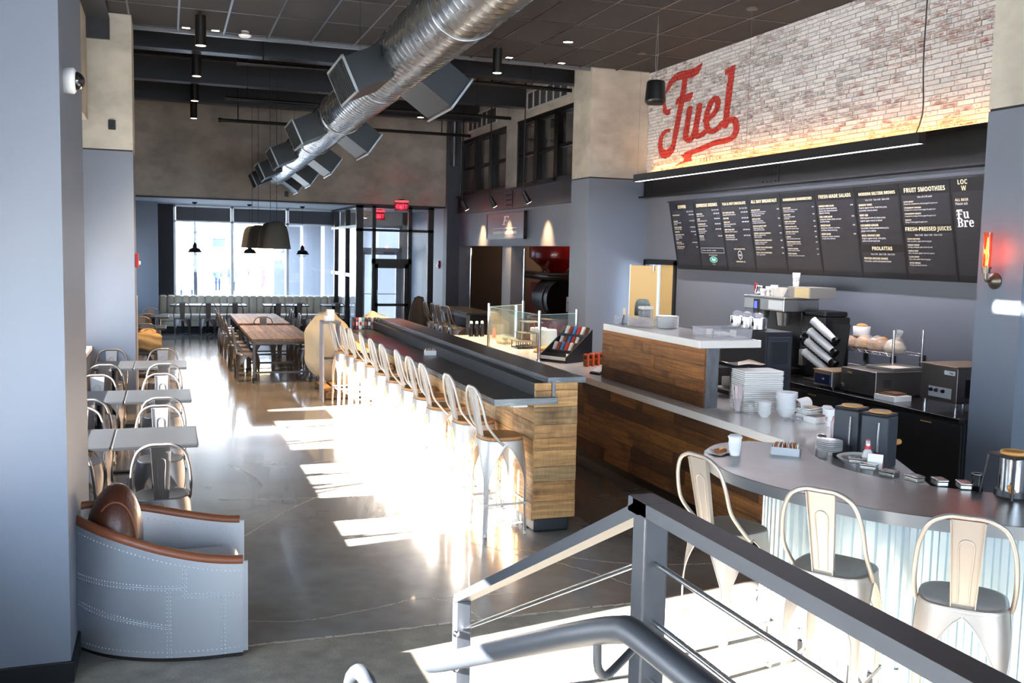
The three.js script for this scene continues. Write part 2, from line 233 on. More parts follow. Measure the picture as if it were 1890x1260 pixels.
// landing, steps
struct('stair', M(bb(-1.2, 1.12, 0, .68, -1.95, 4.8), bb(-.2, 1.12, 0, .51, -2.27, -1.95), bb(-.2, 1.12, 0, .34, -2.59, -2.27), bb(-.2, 1.12, 0, .17, -2.91, -2.59)), roughMat);
const LOGO={p:[[[-12.29,4.938],[-12.451,4.91],[-12.633,4.898],[-12.821,4.914],[-13.013,4.917],[-13.141,4.888],[-13.276,4.821],[-13.356,4.73],[-13.369,4.635],[-13.352,4.504],[-13.287,4.412],[-13.154,4.414],[-13.203,4.325],[-13.315,4.331],[-13.421,4.384],[-13.449,4.517],[-13.35,4.649],[-13.227,4.711],[-13.133,4.776],[-13.004,4.8],[-12.859,4.793],[-12.88,4.659],[-12.915,4.571],[-13.014,4.522],[-13.04,4.431],[-12.945,4.456],[-12.983,4.329],[-13.029,4.208],[-13.075,4.039],[-13.111,3.876],[-13.184,3.826],[-13.273,3.802],[-13.368,3.835],[-13.403,3.928],[-13.362,4.021],[-13.277,4.064],[-13.159,4.061],[-13.157,4.112],[-13.298,4.119],[-13.433,4.094],[-13.514,4.021],[-13.547,3.909],[-13.512,3.775],[-13.419,3.698],[-13.273,3.673],[-13.115,3.708],[-13.014,3.771],[-12.97,3.878],[-12.91,4.022],[-12.855,4.219],[-12.807,4.338],[-12.769,4.449],[-12.582,4.455],[-12.54,4.494],[-12.515,4.564],[-12.668,4.563],[-12.746,4.554],[-12.723,4.667],[-12.692,4.782],[-12.561,4.767],[-12.412,4.793],[-12.333,4.84]],[[-11.688,4.741],[-11.432,4.766],[-11.447,4.686],[-11.558,4.688],[-11.615,4.669],[-11.696,4.673]],[[-12.826,3.691],[-12.416,3.707],[-12.504,3.656],[-12.482,3.574],[-12.652,3.575],[-13.015,3.537],[-12.724,3.605],[-12.72,3.64]]],s:[[[[-12.604,4.335],[-12.639,4.193],[-12.674,4.043],[-12.687,3.936],[-12.615,3.89],[-12.494,3.916],[-12.413,4.045],[-12.364,4.191],[-12.332,4.345]],26],[[[-12.364,4.191],[-12.396,4.028],[-12.373,3.922],[-12.253,3.922],[-12.139,3.962]],24],[[[-12.152,4.12],[-12.01,4.147],[-11.874,4.219],[-11.841,4.324],[-11.901,4.38],[-12.012,4.354],[-12.108,4.219],[-12.126,4.087],[-12.077,3.985],[-11.965,3.943],[-11.826,3.965],[-11.707,4.024]],24],[[[-11.513,4.726],[-11.536,4.588],[-11.565,4.379],[-11.597,4.183],[-11.622,3.985]],25],[[[-11.706,4.016],[-11.559,4.042],[-11.426,4.041],[-11.364,3.984],[-11.351,3.884],[-11.413,3.808],[-11.565,3.785],[-11.839,3.779],[-12.122,3.743],[-12.416,3.71],[-12.661,3.685]],24]]};// ---------- whitewashed brick wall with the painted name ----------
const BW = { z0: -13.9, z1: -6.1, y0: 3.44, y1: 5.07 };
{
  const rowH = .0505, L = .212, bricks = []; let row = 0;
  for (let y = BW.y0; y < BW.y1 - .02; y += rowH, row++) { let z = BW.z1 + (row % 2 ? L / 2 : 0) + rr(-.02, .02); while (z > BW.z0 + .02) { const l = rnd() < .12 ? L * .55 : L * rr(.93, 1.07), a = Math.max(BW.z0, z - l), b = Math.min(BW.z1, z); if (b - a > .04) bricks.push({ y, z0: a, z1: b, d: rr(0, .009), k: rnd() }); z -= l; } }
  const W = 2048, Hh = 430, X = z => (z - BW.z0) / (BW.z1 - BW.z0) * W, Y = y => Hh - (y - BW.y0) / (BW.y1 - BW.y0) * Hh;
  const t = canvas(W, Hh, c => {
    c.fillStyle = '#d6d2cc'; c.fillRect(0, 0, W, Hh);
    for (const b of bricks) { // limewash worn thinner here and there
      const wear = fbm((b.z0 + 20) / 8, b.y / 5, 9, 9, 4, 91) + .5 * (b.k - .5) + (b.z1 > -8 ? .1 : 0); const x = X(b.z0) + 1, w = X(b.z1) - X(b.z0) - 2, y = Y(b.y + rowH) + 1.5, h = rowH / (BW.y1 - BW.y0) * Hh - 2.5;
      const g = 214 + 26 * (rnd() - .5); c.fillStyle = `rgb(${g},${g - 1},${g - 1})`; c.fillRect(x, y, w, h);
      const n = wear > .62 ? 26 : wear > .52 ? 9 : 3; for (let i = 0; i < n; i++) { const red = b.z1 > -8.6 ? rnd() < .5 : rnd() < .22, q = rr(.25, .8); c.fillStyle = red ? `rgba(${rr(120, 165)},${rr(72, 95)},${rr(62, 84)},${q * .6})` : `rgba(${rr(70, 130)},${rr(70, 125)},${rr(76, 130)},${q * .4})`; c.fillRect(x + rnd() * w * .8, y + rnd() * h * .8, rr(2, wear > .6 ? 22 : 10), rr(1, 5)); }
      for (let i = 0; i < 5; i++) { c.fillStyle = `rgba(240,240,240,${rr(.1, .5)})`; c.fillRect(x + rnd() * w, y + rnd() * h, rr(3, 14), rr(1, 3)); }
    }
    c.fillStyle = '#b8342c'; const mask = () => { for (const p of LOGO.p) { c.beginPath(); p.forEach((q, i) => i ? c.lineTo(X(q[0]), Y(q[1])) : c.moveTo(X(q[0]), Y(q[1]))); c.closePath(); c.fill(); }
      for (const [p, hw] of LOGO.s) { const cu = new THREE.CatmullRomCurve3(p.map(q => V(q[0], q[1], 0))), n = 140; for (let i = 0; i <= n; i++) { const q = cu.getPoint(i / n); c.beginPath(); c.ellipse(X(q.x), Y(q.y), hw * .00316 * W / (BW.z1 - BW.z0), hw * .00156 * Hh / (BW.y1 - BW.y0), 0, 0, 7); c.fill(); } } };
    mask();
    c.font = 'bold 20px sans-serif'; c.fillStyle = '#4a4644'; c.textBaseline = 'alphabetic'; const s = 'AMERICA'; for (let i = 0; i < 7; i++) c.fillText(s[i], X(-12.26) + i * 22, Y(3.545));
    for (let i = 0; i < 2600; i++) { c.fillStyle = `rgba(215,210,206,${rr(.1, .45)})`; c.fillRect(X(-13.6) + rnd() * X(-11.2 - 13.9 + 13.6) , rnd() * Hh, rr(1, 6), rr(1, 2.5)); } // lime flecks over the paint
    c.fillStyle = 'rgba(120,112,106,.35)'; for (const b of bricks) { c.fillRect(X(b.z0), Y(b.y), X(b.z1) - X(b.z0), 1.2); c.fillRect(X(b.z1), Y(b.y + rowH), 1, 9); }
  });
  t.magFilter = THREE.LinearFilter;
  const mat = std(0xffffff, .88, 0, { map: t });
  const uvw = g => { const p = g.attributes.position, u = g.attributes.uv; for (let i = 0; i < p.count; i++) u.setXY(i, (p.getZ(i) - BW.z0) / (BW.z1 - BW.z0), (p.getY(i) - BW.y0) / (BW.y1 - BW.y0)); return g; };
  const wall = struct('wall_right', uvw(bb(XW - .015, XW + .3, BW.y0, BW.y1, BW.z0, BW.z1)), mat); wall.userData.label = 'whitewashed brick wall with a red painted script name';
  bricks.sort((a, b) => b.z1 - a.z1); const rest = [];
  bricks.forEach((b, i) => { const g = uvw(bb(XW - .032 - b.d, XW - .012, b.y + .004, Math.min(b.y + rowH - .003, BW.y1), b.z0 + .004, b.z1 - .004)); if (i < 300) part(wall, 'brick', g, mat); else rest.push(g); });
  stuff(part(wall, 'brick', M(rest), mat));
}
// black steel channel under it, with the warm strip lamp hidden on its top flange
{
  const ch = phys(0x201f1f, .5, .4, {});
  struct('trim', M(bb(XW - .16, XW - .0, 3.1, 3.125, -13.9, -6.1), bb(XW - .16, XW, 3.455, 3.48, -13.9, -6.1), bb(XW - .07, XW, 3.12, 3.46, -13.9, -6.1), bb(XW - .075, XW - .06, 3.13, 3.45, -13.88, -13.6), bb(XW - .078, XW - .06, 3.13, 3.45, -10.3, -10.28)), ch);
  struct('trim', M([...Array(16)].map((_, i) => sph(.014, XW - .07, 3.16 + .085 * (i % 4), -10.35 - .09 * Math.floor(i / 4), 1, 1, 1, 6))), ch);
  const s = one('strip_light', bb(XW - .12, XW - .09, 3.482, 3.49, -13.7, -6.2), glow(0xffb46a, 3), 'warm strip light hidden on top of the black steel channel below the brick', 'light');
  const l = new THREE.RectAreaLight(0xffb168, 8, 7.4, .03); l.position.set(XW - .105, 3.495, -9.95); l.rotation.set(0, Math.PI / 2, 0); l.lookAt(XW - .05, 4.5, -9.95); s.attach?.(l); scene.add(l);
}
// linear pendant
{
  const t = thing('linear_pendant_light', 'long black linear pendant light glowing along its underside in front of the brick', 'light', [6.33, 3.24, -9.8]);
  part(t, 'housing', M(bx(.075, .012, 5.6, 0, .1, 0), bx(.008, .1, 5.6, -.034, .055, 0), bx(.008, .1, 5.6, .034, .055, 0), bx(.075, .1, .012, 0, .055, -2.8), bx(.075, .1, .012, 0, .055, 2.8)), blackMat);
  part(t, 'diffuser', bx(.058, .01, 5.58, 0, .012, 0), glow(0xf4f0ff, 5));
  part(t, 'power_cord', tube([[0, .1, 2.72], [.01, .3, 2.78], [0, .8, 2.76], [0, 1.81, 2.77]], .006, 20, 6), blackMat);
  for (const z of [-2.75, 0]) { const c = part(t, 'canopy', cy(.065, .065, .02, 0, 1.79, z), std(0x55524f, .5)); part(c, 'suspension_cable', rod([0, .1, z], [0, 1.8, z], .0018), std(0x777777, .4, .5)); }
  const l = new THREE.RectAreaLight(0xf6f2ff, 34, 5.5, .055); l.position.set(6.33, 3.243, -9.8); l.lookAt(6.33, 0, -9.8); l.rotation.z += Math.PI / 2; scene.add(l);
  l.quaternion.setFromRotationMatrix(new THREE.Matrix4().makeBasis(V(0, 0, 1), V(1, 0, 0), V(0, 1, 0)));
}
// ---------- menu boards ----------
{
  const beige = '#d9cba2', white = '#dcdcdc', cols = [
    ['COFFEE', [['PICK YOUR ROAST', ['', ''], '2.25  2.75  3.00'], ['ICED BREW', ['Cold brewed overnight', 'by the cup'], '2.75  3.25  3.75'], ['NITRO COLD BREW', ['Cascading on draught'], '3.75  4.25  5.00'], ['POUR OVER', [], '3.25  3.50  4.00'], ['BULLETPROOF COFFEE', ['Our pour over with', 'butter & coconut oil', 'blended'], '5.00'], ['CAFE AU LAIT', ['Coffee & steamed milk'], '2.75  3.25  3.50'], ['POUR OVER COFFEE', ['Ask about the roast'], '4.00']], '8oz  12oz  16oz'],
    ['ESPRESSO DRINKS', [['AMERICANO', ['Espresso and water'], '2.75  3.00  3.25'], ['LATTE', ['Espresso & steamed milk'], '3.50  4.00  4.50'], ['FLAVORED LATTE', ['Espresso & steamed milk'], '4.00  4.50  5.00'], ['MOCHA LATTE', ['Espresso & chocolate', '& steamed milk'], '4.25  4.75  5.25'], ['ESPRESSO', ['Double shot', 'of our blend'], '2.50   4.00']], '8oz  12oz  16oz', 1],
    ['TEAS & HOT CHOCOLATE', [['HOT LOOSE LEAF TEAS', ['Seasonal loose leaf selection'], '2.75  3.00  3.25'], ['ICED TEAS', [], '2.75  3.25  3.75'], ['CHAI LATTE', ['Spiced tea & steamed milk', 'with cinnamon'], '4.00  4.50  5.00'], ['DIRTY CHAI LATTE', ['Chai with a shot of espresso'], '4.50  5.00  5.50'], ['HOT CHOCOLATE', ['Steamed milk & dark', 'chocolate whipped cream'], '3.25  3.75  4.25']], '8oz  12oz  16oz', 2],
    ['ALL DAY BREAKFAST', [['AVOCADO TOAST', ['Multigrain toast, avocado, lemon', 'egg, radish & olive oil, served', 'with seasonal greens'], '8.95'], ['NUTELLA TOAST', ['Multigrain toast, banana,', 'strawberry, honey & coconut'], '6.95'], ['RICOTTA & HONEY TOAST', ['Multigrain toast, ricotta,', 'honey, walnuts & sea salt'], '6.95'], ["FARMER'S HAM EGG SANDWICH", ['Egg, ham, cheddar & chive', 'Mayo on brioche'], '5.95'], ['GARDEN EGG WHITE SANDWICH', ['Egg whites, spinach, tomato', 'and feta on a brioche'], '5.95'], ['SAUSAGE, EGG & CHEESE BAGEL', ['Sausage, egg, cheddar'], '5.95'], ['BACON, EGG & CHEESE BAGEL', ['Bacon, egg, cheddar'], '5.95']], ''],
    ['HANDMADE SANDWICHES', [['NORTH SHORE', ['Turkey, cheddar, lettuce, tomato', 'on farmhouse sourdough'], '9.95'], ['WEST COAST', ['Turkey, avocado, spinach', 'and sprouts'], '9.95'], ['TURKEY FIG & CHEESE', ['Turkey, brie, fig spread'], '9.95'], ['TURKEY BACON CLUB', ['Turkey, bacon, lettuce, tomato'], '9.95'], ["CAPTAIN'S TUNA SALAD", ['Tuna, lettuce, tomato'], '8.95'], ['CAPRESE', ['Fresh mozzarella, tomato, basil'], '8.95'], ['MEDITERRANEAN VEGGIE', ['Hummus, cucumber, red onion,', 'feta & olives'], '8.95'], ['CHIPOTLE CHICKEN', ['Chicken, avocado, cheddar'], '9.95'], ['PESTO CHICKEN', ['Chicken, pesto, tomato & mozzarella'], '9.95']], ''],
    ['FRESH-MADE SALADS', [['GARDEN FARM SALAD', ['Spring mix, roasted vegetables,', 'walnuts, feta cheese & avocado', 'balsamic dressing'], '8.95'], ['FUEL COBB SALAD', ['Spring mix, chicken, bacon, avocado', 'and blue cheese'], '9.95'], ['HOUSE SALAD', ['Spring mix, tomatoes, cucumber,', 'sunflower seeds & dressing'], '7.95'], ['ASIAN SALAD', ['Spring mix, chicken, mandarin,', 'orange slices, almonds'], '9.95']], ''],
    ['MODERN SELTZER DRINKS', [['GARDEN TONIC', ['Organic agave nectar, fresh lime juice,', 'cucumber, mint & seltzer'], ''], ['MINT AID', ['100% natural mint oil, lemon juice,', 'organic agave nectar & seltzer'], ''], ['CUCUMBER GINGER', ['Cucumber, fresh pressed lemon juice,', 'ginger root & seltzer'], ''], ['BASIL ORANGE LIME', ['Organic agave nectar, lime juice,', 'seltzer & fresh basil leaf'], ''], '#PROLATTAS', ['PROTEIN-INFUSED SHAKES', ['Chocolate, vanilla and peanut butter'], '']], '12oz 3.50   16oz 4.00   20oz 4.50'],
    ['FRUIT SMOOTHIES', [['SUPER BERRY', ['Blueberries, strawberries, frozen yogurt & apple juice'], ''], ['STRAWBERRY BANANA', ['Strawberries, banana, frozen yogurt & apple juice'], ''], ['STRAWBERRY MANGO', ['Strawberries, mango, frozen yogurt & apple juice'], ''], ['MANGO', ['Mango, frozen yogurt & apple juice'], ''], '#FRESH-PRESSED JUICES', ['GREEN MACHINE', ['Kale, cucumber, apple, lemon & ginger'], ''], ['ENERGY GROVE', ['Orange, pineapple, pear, lemon & mint'], ''], ['PURPLE HEAT', ['Beet, red apple, ginger, lemon & cayenne'], ''], ['CLEAN SWEEP', ['Kale, celery, apple, lemon & ginger'], ''], ['ALOHA BREEZE', ['Orange, pineapple & lemon'], '']], '16oz all 5.95 each'],
    ['LOC', [['ALL BEER', ['Please ask'], ''], ['ALL', ['Ple'], '']], '', 3]];
  const g = thing('menu_board', 'wide tilted black menu board of nine columns under the steel channel', 'menu', [7.0, 2.5, -9.6]);
  const z0 = -12.62, w = .672, tilt = .2; g.rotation.z = tilt; // top leans into the room
  part(g, 'frame', M(rb(.05, 1.0, w * 9 + .1, .03, 0, z0 + w * 4.5 + 9.6, .006), bx(.03, .02, w * 9 + .1, -.0, .495, z0 + w * 4.5 + 9.6)), blackMat);
  for (const z of [-2.6, 0, 2.4]) part(g, 'bracket', bx(.2, .03, .04, .12, -.3, z), blackMat);
  cols.forEach(([head, items, sizes, logo], k) => {
    const t = canvas(400, 600, (c, W, Hh) => {
      c.fillStyle = '#0c0d0f'; c.fillRect(0, 0, W, Hh); c.fillStyle = '#232326'; c.fillRect(14, 76, W - 28, Hh - 110);
      c.textAlign = 'center'; c.fillStyle = beige; let fs = 38; c.font = `bold ${fs}px sans-serif`; const mw = c.measureText(head).width; if (mw > 330) fs *= 330 / mw; c.font = `bold ${fs}px sans-serif`; c.fillText(head, k === 8 ? 90 : W / 2, k === 8 ? 34 : 60); if (k === 8) c.fillText('W', 96, 70);
      let y = 96; c.fillStyle = white; c.font = '15px sans-serif'; if (sizes) { c.textAlign = k > 5 ? 'center' : 'right'; c.fillText(sizes, k > 5 ? W / 2 : W - 26, y); y += 6; }
      const n = items.reduce((a, i) => a + (i[0] === '#' ? 3.2 : 1.75 + Math.max(0, i[1].length)), 0), room = logo === 1 || logo === 2 ? 290 : logo === 3 ? 440 : k === 5 ? 300 : k === 0 ? 380 : 440, lh = Math.min(27, room / n);
      for (const it of items) { if (typeof it === 'string') { c.fillStyle = '#0c0d0f'; c.fillRect(0, y + lh * .6, W, 50); c.fillStyle = beige; c.textAlign = 'center'; c.font = 'bold 34px sans-serif'; c.fillText(it.slice(1), W / 2, y + lh * .6 + 37); y += lh * .6 + 58; c.font = '15px sans-serif'; c.fillStyle = white; c.fillText('16oz 5.50   20oz 7.00   24oz 8.50', W / 2, y + 10); y += 14; continue; }
        y += lh * 1.25; c.textAlign = 'left'; c.fillStyle = beige; c.font = `bold ${lh * .82}px sans-serif`; c.fillText(it[0], 26, y, 250); c.fillStyle = white; c.font = `bold ${lh * .66}px sans-serif`; c.textAlign = 'right'; c.fillText(it[2], W - 24, y); c.textAlign = 'left'; c.font = `${lh * .72}px sans-serif`; for (const d of it[1]) { y += lh * .82; c.fillText(d, 26, y, 340); } y += lh * .3; }
      if (logo === 1) { c.strokeStyle = white; c.lineWidth = 2; c.strokeRect(24, 412, 352, 42); c.font = '13px sans-serif'; c.fillText('ESPRESSO    MACCHIATO    CORTADO', 40, 438); c.textAlign = 'center'; c.fillStyle = beige; c.fillText('MILK SOURCED FROM', 200, 478); c.fillStyle = '#9fd9c8'; c.beginPath(); c.ellipse(200, 512, 58, 26, 0, 0, 7); c.fill(); c.fillStyle = '#0f7d68'; c.beginPath(); c.ellipse(200, 512, 53, 22, 0, 0, 7); c.fill(); c.fillStyle = '#e8f4f0'; c.font = 'italic bold 26px serif'; c.fillText('High', 200, 520); c.fillStyle = beige; c.font = '13px sans-serif'; c.fillText('LEE, MA', 200, 556); }
      if (logo === 2) { c.textAlign = 'center'; c.fillStyle = beige; c.font = 'bold 15px sans-serif'; c.fillText('TEAS SOURCED FROM', 200, 424); c.fillStyle = '#b9b9bb'; c.beginPath(); c.ellipse(200, 468, 30, 36, 0, 0, 7); c.fill(); c.fillStyle = '#3a3a3d'; c.beginPath(); c.ellipse(200, 468, 25, 31, 0, 0, 7); c.fill(); c.fillStyle = '#ddd'; c.font = 'bold 15px sans-serif'; c.fillText('MEM', 200, 474); c.fillStyle = beige; c.fillText('WATERTOWN, MA', 200, 528); }
      if (logo === 3) { c.fillStyle = '#e8e8e8'; c.font = 'bold 70px serif'; c.fillText('Fu', 30, 230); c.fillText('Bre', 26, 280); }
    });
    const b = part(g, 'menu_panel', bx(.012, .97, w - .004, 0, 0, z0 + w * (k + .5) + 9.6), [0, 1, 2, 3, 4, 5].map(i => i === 1 ? std(0xffffff, .35, 0, { map: t }) : blackMat));
    b.geometry.attributes.uv.needsUpdate = true;
  });
}
// ---------- swing doors beside the menu ----------
{
  struct('trim', M(bb(XW - .03, XW + .05, 0, 2.12, -12.93, -12.86), bb(XW - .03, XW + .05, 0, 2.12, -13.9, -13.84), bb(XW - .03, XW + .05, 2.06, 2.14, -13.9, -12.86)), blackMat);
  const tan = std(0xc8ab72, .55), g = new THREE.Group(); g.name = 'door_3'; g.userData.kind = 'structure'; scene.add(g);
  part(g, 'door', rbb(XW - .01, XW + .03, .02, 2.06, -13.36, -12.93, .004), tan); part(g, 'latch_plate', rbb(XW - .03, XW - .01, 1.12, 1.24, -13.02, -12.97, .004), std(0xb79a66, .5));
  const d = new THREE.Group(); d.name = 'door_4'; d.userData.kind = 'structure'; d.position.set(XW - .02, 0, -13.4); d.rotation.y = .75; scene.add(d); // ajar
  part(d, 'door', rbb(-.02, .02, .02, 2.04, -.46, 0, .004), tan); part(d, 'door_edge', M(bb(-.024, .024, .02, 2.05, -.468, -.455), bb(-.024, .024, .02, 2.05, -.012, 0)), std(0xe4e0d8, .4));
  const wp = []; for (let i = 0; i < 32; i++) { const a = i / 32 * Math.PI * 2, s = Math.sign, cc = Math.cos(a), ss = Math.sin(a); wp.push([.13 * s(cc) * Math.pow(Math.abs(cc), .6), .26 * s(ss) * Math.pow(Math.abs(ss), .45)]); }
  part(d, 'door_window', T(ext(shape(wp), .05), -.026, 1.26, -.235, 0, Math.PI / 2, 0), std(0x0c0b0a, .15)); part(d, 'hinge', cy(.02, .02, .1, -.03, 1.96, -.07), steel);
}
// ---------- spiral duct ----------
{
  const A = V(1.90, 3.99, -1.5), B = V(2.245, 3.835, -21.9), d = B.clone().sub(A).normalize(), r = .268, L = A.distanceTo(B);
  const t = thing('spiral_duct', 'big silver spiral duct hanging under the dark ceiling with boxed side outlets', 'duct', A.toArray()); t.quaternion.setFromUnitVectors(V(0, 0, -1), d);
  const prof = []; const N = Math.round(L / .13); for (let i = 0; i <= N; i++) { const s = i / N * L; prof.push([r, s], [r + .0035, s + .006], [r, s + .012]); }
  const spiral = T(lathe(prof.concat([[r - .05, L + .07], [.1, L + .1], [0, L + .105]]), 48), 0, 0, 0, -Math.PI / 2); const dm = std(0x9a9fa3, .36, 1, { roughnessMap: rep(tBrush, 3) }); part(t, 'duct_tube', spiral, dm);
  const ring = s => T(new THREE.TorusGeometry(r + .004, .007, 8, 48), 0, 0, -s);
  for (const s of [5.2, 8.2, 10.9, 13.6, 16.4, 19]) part(t, 'coupling', ring(s), dm);
  const boxMat = std(0x303335, .45, .7), fr = std(0x8f9396, .4, .7);
  // outlets: sheet metal boxes breaking out at about four and eight o'clock, grilles facing into the room
  for (const s of [7.4, 11.6, 15.0, 17.8, 20]) for (const side of [-1, 1]) { const o = new THREE.Group(); o.name = 'outlet'; o.position.set(0, 0, -s); o.rotation.z = side > 0 ? -.62 : Math.PI + .62 - .2; t.add(o);
    const w = .3, D = .58; part(o, 'outlet_box', M(bx(D - .16, w * 1.0, .86, .16 + (D - .16) / 2, 0, 0), T(ext(shape([[0, 0], [.26, 0], [0, .34]]), w), .2, -w / 2, .43 - .002, Math.PI / 2 * 0, 0, 0).translate(0, 0, -w / 2 - .2).scale(0.001, 0.001, 0.001).translate(.3, 0, 0)), boxMat);
    part(o, 'flange', M(bx(.02, w + .04, .02, D, 0, .44), bx(.02, w + .04, .02, D, 0, -.44), bx(.02, .02, .9, D, w / 2 + .01, 0), bx(.02, .02, .9, D, -w / 2 - .01, 0)), fr);
    part(o, 'grille', M(bx(.005, w, .86, D - .02, 0, 0), ...[...Array(13)].map((_, i) => bx(.03, w, .008, D - .008, 0, -.42 + .07 * i))), std(0x2f3133, .5, .5)); }
  for (const s of [5, 9.6, 13.4, 16.6, 19.2]) part(t, 'hanger_wire', rod([0, r, -s], [0, r + (s < 13.2 ? .8 : 1.9), -s], .003), std(0x333333, .5));
}
// ---------- open ceiling steel, pipes ----------
{
  const bm = phys(0x3a3b3e, .32, .3, {}), I = (z, y) => M(bb(-1, 6.6, y, y + .02, z - .13, z + .13), bb(-1, 6.6, y + .4, y + .42, z - .13, z + .13), bb(-1, 6.6, y, y + .42, z - .01, z + .01));
  [[-15.15, 5.0], [-18.0, 5.0], [-21.0, 5.08]].forEach(([z, y]) => struct('ceiling_beam', I(z, y), bm));
  struct('ceiling_beam', M(bb(-.98, -.66, 4.97, 4.99, -13.3, -6.4), bb(-.84, -.8, 4.97, H + .05, -13.3, -6.4), bb(-.98, -.66, 4.72, 4.97, -13.3, -13.25)), bm);
  struct('ceiling_beam', M(bb(-1, -.68, 4.42, 4.46, -22.5, -14.1), bb(-1, -.68, 4.9, 4.94, -22.5, -14.1), bb(-.86, -.82, 4.42, 4.94, -22.5, -14.1)), std(0x161616, .5, .3));
  [['thin black sprinkler pipe crossing the open ceiling nearest the ceiling tiles', 4.88, -15.0, 1.0, 6.3], ['thin black sprinkler pipe crossing the open ceiling in the middle', 4.79, -18, 1.0, 6.3], ['thin black sprinkler pipe in front of the far plaster wall', 4.71, -20.5, 1.0, 6.25]].forEach(([label, y, z, x0, x1]) => {
    const t = thing('pipe', label, 'pipe', [x0, y, z]); part(t, 'pipe_run', rod([0, 0, 0], [x1 - x0, 0, 0], .032, 12), std(0x131313, .4, .3)); part(t, 'end_cap', T(cy(.042, .042, .06, 0, 0, 0), .03, 0, 0, 0, 0, Math.PI / 2), std(0x131313, .4, .3));
    for (const x of [.35, 2.6, 4.6]) part(t, 'hanger_rod', rod([x, 0, 0], [x, 6.2 - y, 0], .012), std(0x131313, .5)); });
  const c = one('conduit_pipe', M(tube([[6.45, 5.62, -14.75], [6.45, 5.62, -18], [6.45, 5.62, -21.4], [6.42, 5.5, -22.0], [6.38, 5.2, -22.2], [6.38, 4.2, -22.24]], .07, 60, 12), ...[-15.5, -16.2, -18.4, -20].map(z => T(cy(.085, .085, .08, 0, 0, 0), 6.45, 5.62, z, Math.PI / 2))), std(0x6d7277, .35, .8), 'dark round conduit pipe running along the top of the plaster wall', 'pipe');
}
// cylinder pendants
{
  const lamps = [[.4, 4.63, -12.75], [.42, 4.68, -15.35], [.46, 4.7, -18.1], [.5, 4.68, -20.4], [3.55, 4.62, -13.75], [4.5, 4.7, -15.65], [4.55, 4.7, -18.2], [4.4, 4.7, -13.2]];
  const where = ['nearest of the four black cylinder pendants over the left aisle', 'second of the four black cylinder pendants over the left aisle', 'third of the four black cylinder pendants over the left aisle', 'farthest of the four black cylinder pendants over the left aisle', 'black cylinder pendant just right of the silver duct, nearest the tiled ceiling edge', 'middle one of the three black cylinder pendants far right of the duct', 'farthest of the three black cylinder pendants right of the duct', 'rightmost black cylinder pendant below the duct outlet near the ceiling edge'];
  let src; lamps.forEach((p, i) => { let t; const top = p[2] > -13.9 ? H : 6.2;
    t = thing('cylinder_pendant', where[i], 'light', p, 0, 'black cylinder pendants');
    part(t, 'housing', cy(.066, .066, .36, 0, .012, 0, 28, true), std(0x0c0c0c, .5, 0, D2)); part(t, 'cap', cy(.066, .066, .01, 0, .365, 0), std(0x0c0c0c, .5)); part(t, 'lamp_face', cy(.058, .058, .01, 0, .016, 0), glow(0xffe2c4, 9)); part(t, 'stem', rod([0, .37, 0], [0, top - p[1], 0], .012), std(0x0c0c0c, .5));
    const l = new THREE.SpotLight(0xffd2a0, 26, 0, .6, .7, 2); l.position.set(p[0], p[1] + .005, p[2]); l.target.position.set(p[0], 0, p[2]); l.castShadow = true; l.shadow.radius = 2; scene.add(l, l.target); });
  [[5.12, -12.35, 'round recessed downlight in the dark tiled ceiling', 0], [4.75, -13.7, 'small square recessed light by the ceiling edge, left of the pair', 1], [5.6, -13.75, 'small square recessed light by the ceiling edge, right of the pair', 1], [.25, -13.75, 'small square recessed light left of the nearest cylinder pendant', 1], [.62, -13.75, 'small square recessed light right of the nearest cylinder pendant', 1]].forEach(([x, z, label, sq]) => { const t = thing('recessed_light', label, 'light', [x, H, z]);
    part(t, 'bezel', sq ? M(bx(.12, .008, .014, 0, -.002, .055), bx(.12, .008, .014, 0, -.002, -.055), bx(.014, .008, .12, .055, -.002, 0), bx(.014, .008, .12, -.055, -.002, 0)) : T(new THREE.TorusGeometry(.075, .01, 8, 32), 0, -.002, 0, Math.PI / 2), blackMat); part(t, 'lamp_face', sq ? bx(.1, .006, .1, 0, 0, 0) : cy(.07, .07, .006, 0, -.004, 0), glow(0xfff0dc, sq ? 3.2 : 6));
    if (!sq) { const l = new THREE.SpotLight(0xffe0b8, 25, 0, .7, .7, 2); l.position.set(x, H - .02, z); l.target.position.set(x, 0, z); l.castShadow = true; l.shadow.radius = 3; scene.add(l, l.target); } });
  const s = thing('smoke_detector', 'white smoke detector hanging at the dark ceiling edge', 'detector', [.99, H - .05, -13.62]); part(s, 'body', lathe([[0, -.03], [.06, -.03], [.085, -.012], [.085, .005], [.05, .012]]), whiteMat); part(s, 'cage', M(...[...Array(4)].map((_, i) => T(bx(.12, .008, .008), 0, .025, 0, 0, i * .8, .2))), whiteMat); part(s, 'mount', cy(.05, .05, .02, 0, .03, 0), whiteMat);
}
// hanging speaker
{ const t = thing('pendant_speaker', 'black hanging pendant speaker in front of the painted brick wall', 'speaker', [5.55, 4.02, -10.6]);
  part(t, 'body', lathe([[0, 0], [.1, 0], [.125, .02], [.128, .05], [.11, .25], [.1, .27], [0, .272]], 32), std(0x0e0e0f, .35)); part(t, 'grille', cy(.1, .1, .006, 0, -.005, 0), std(0x1c1c1d, .7)); part(t, 'suspension_cable', M(tube([[0, .27, 0], [.012, .6, .006], [0, 1.03, 0]], .003, 12, 6), tube([[0, .27, 0], [-.014, .55, 0], [.004, 1.03, 0]], .003, 12, 6)), std(0x9a9a98, .4, .5)); }
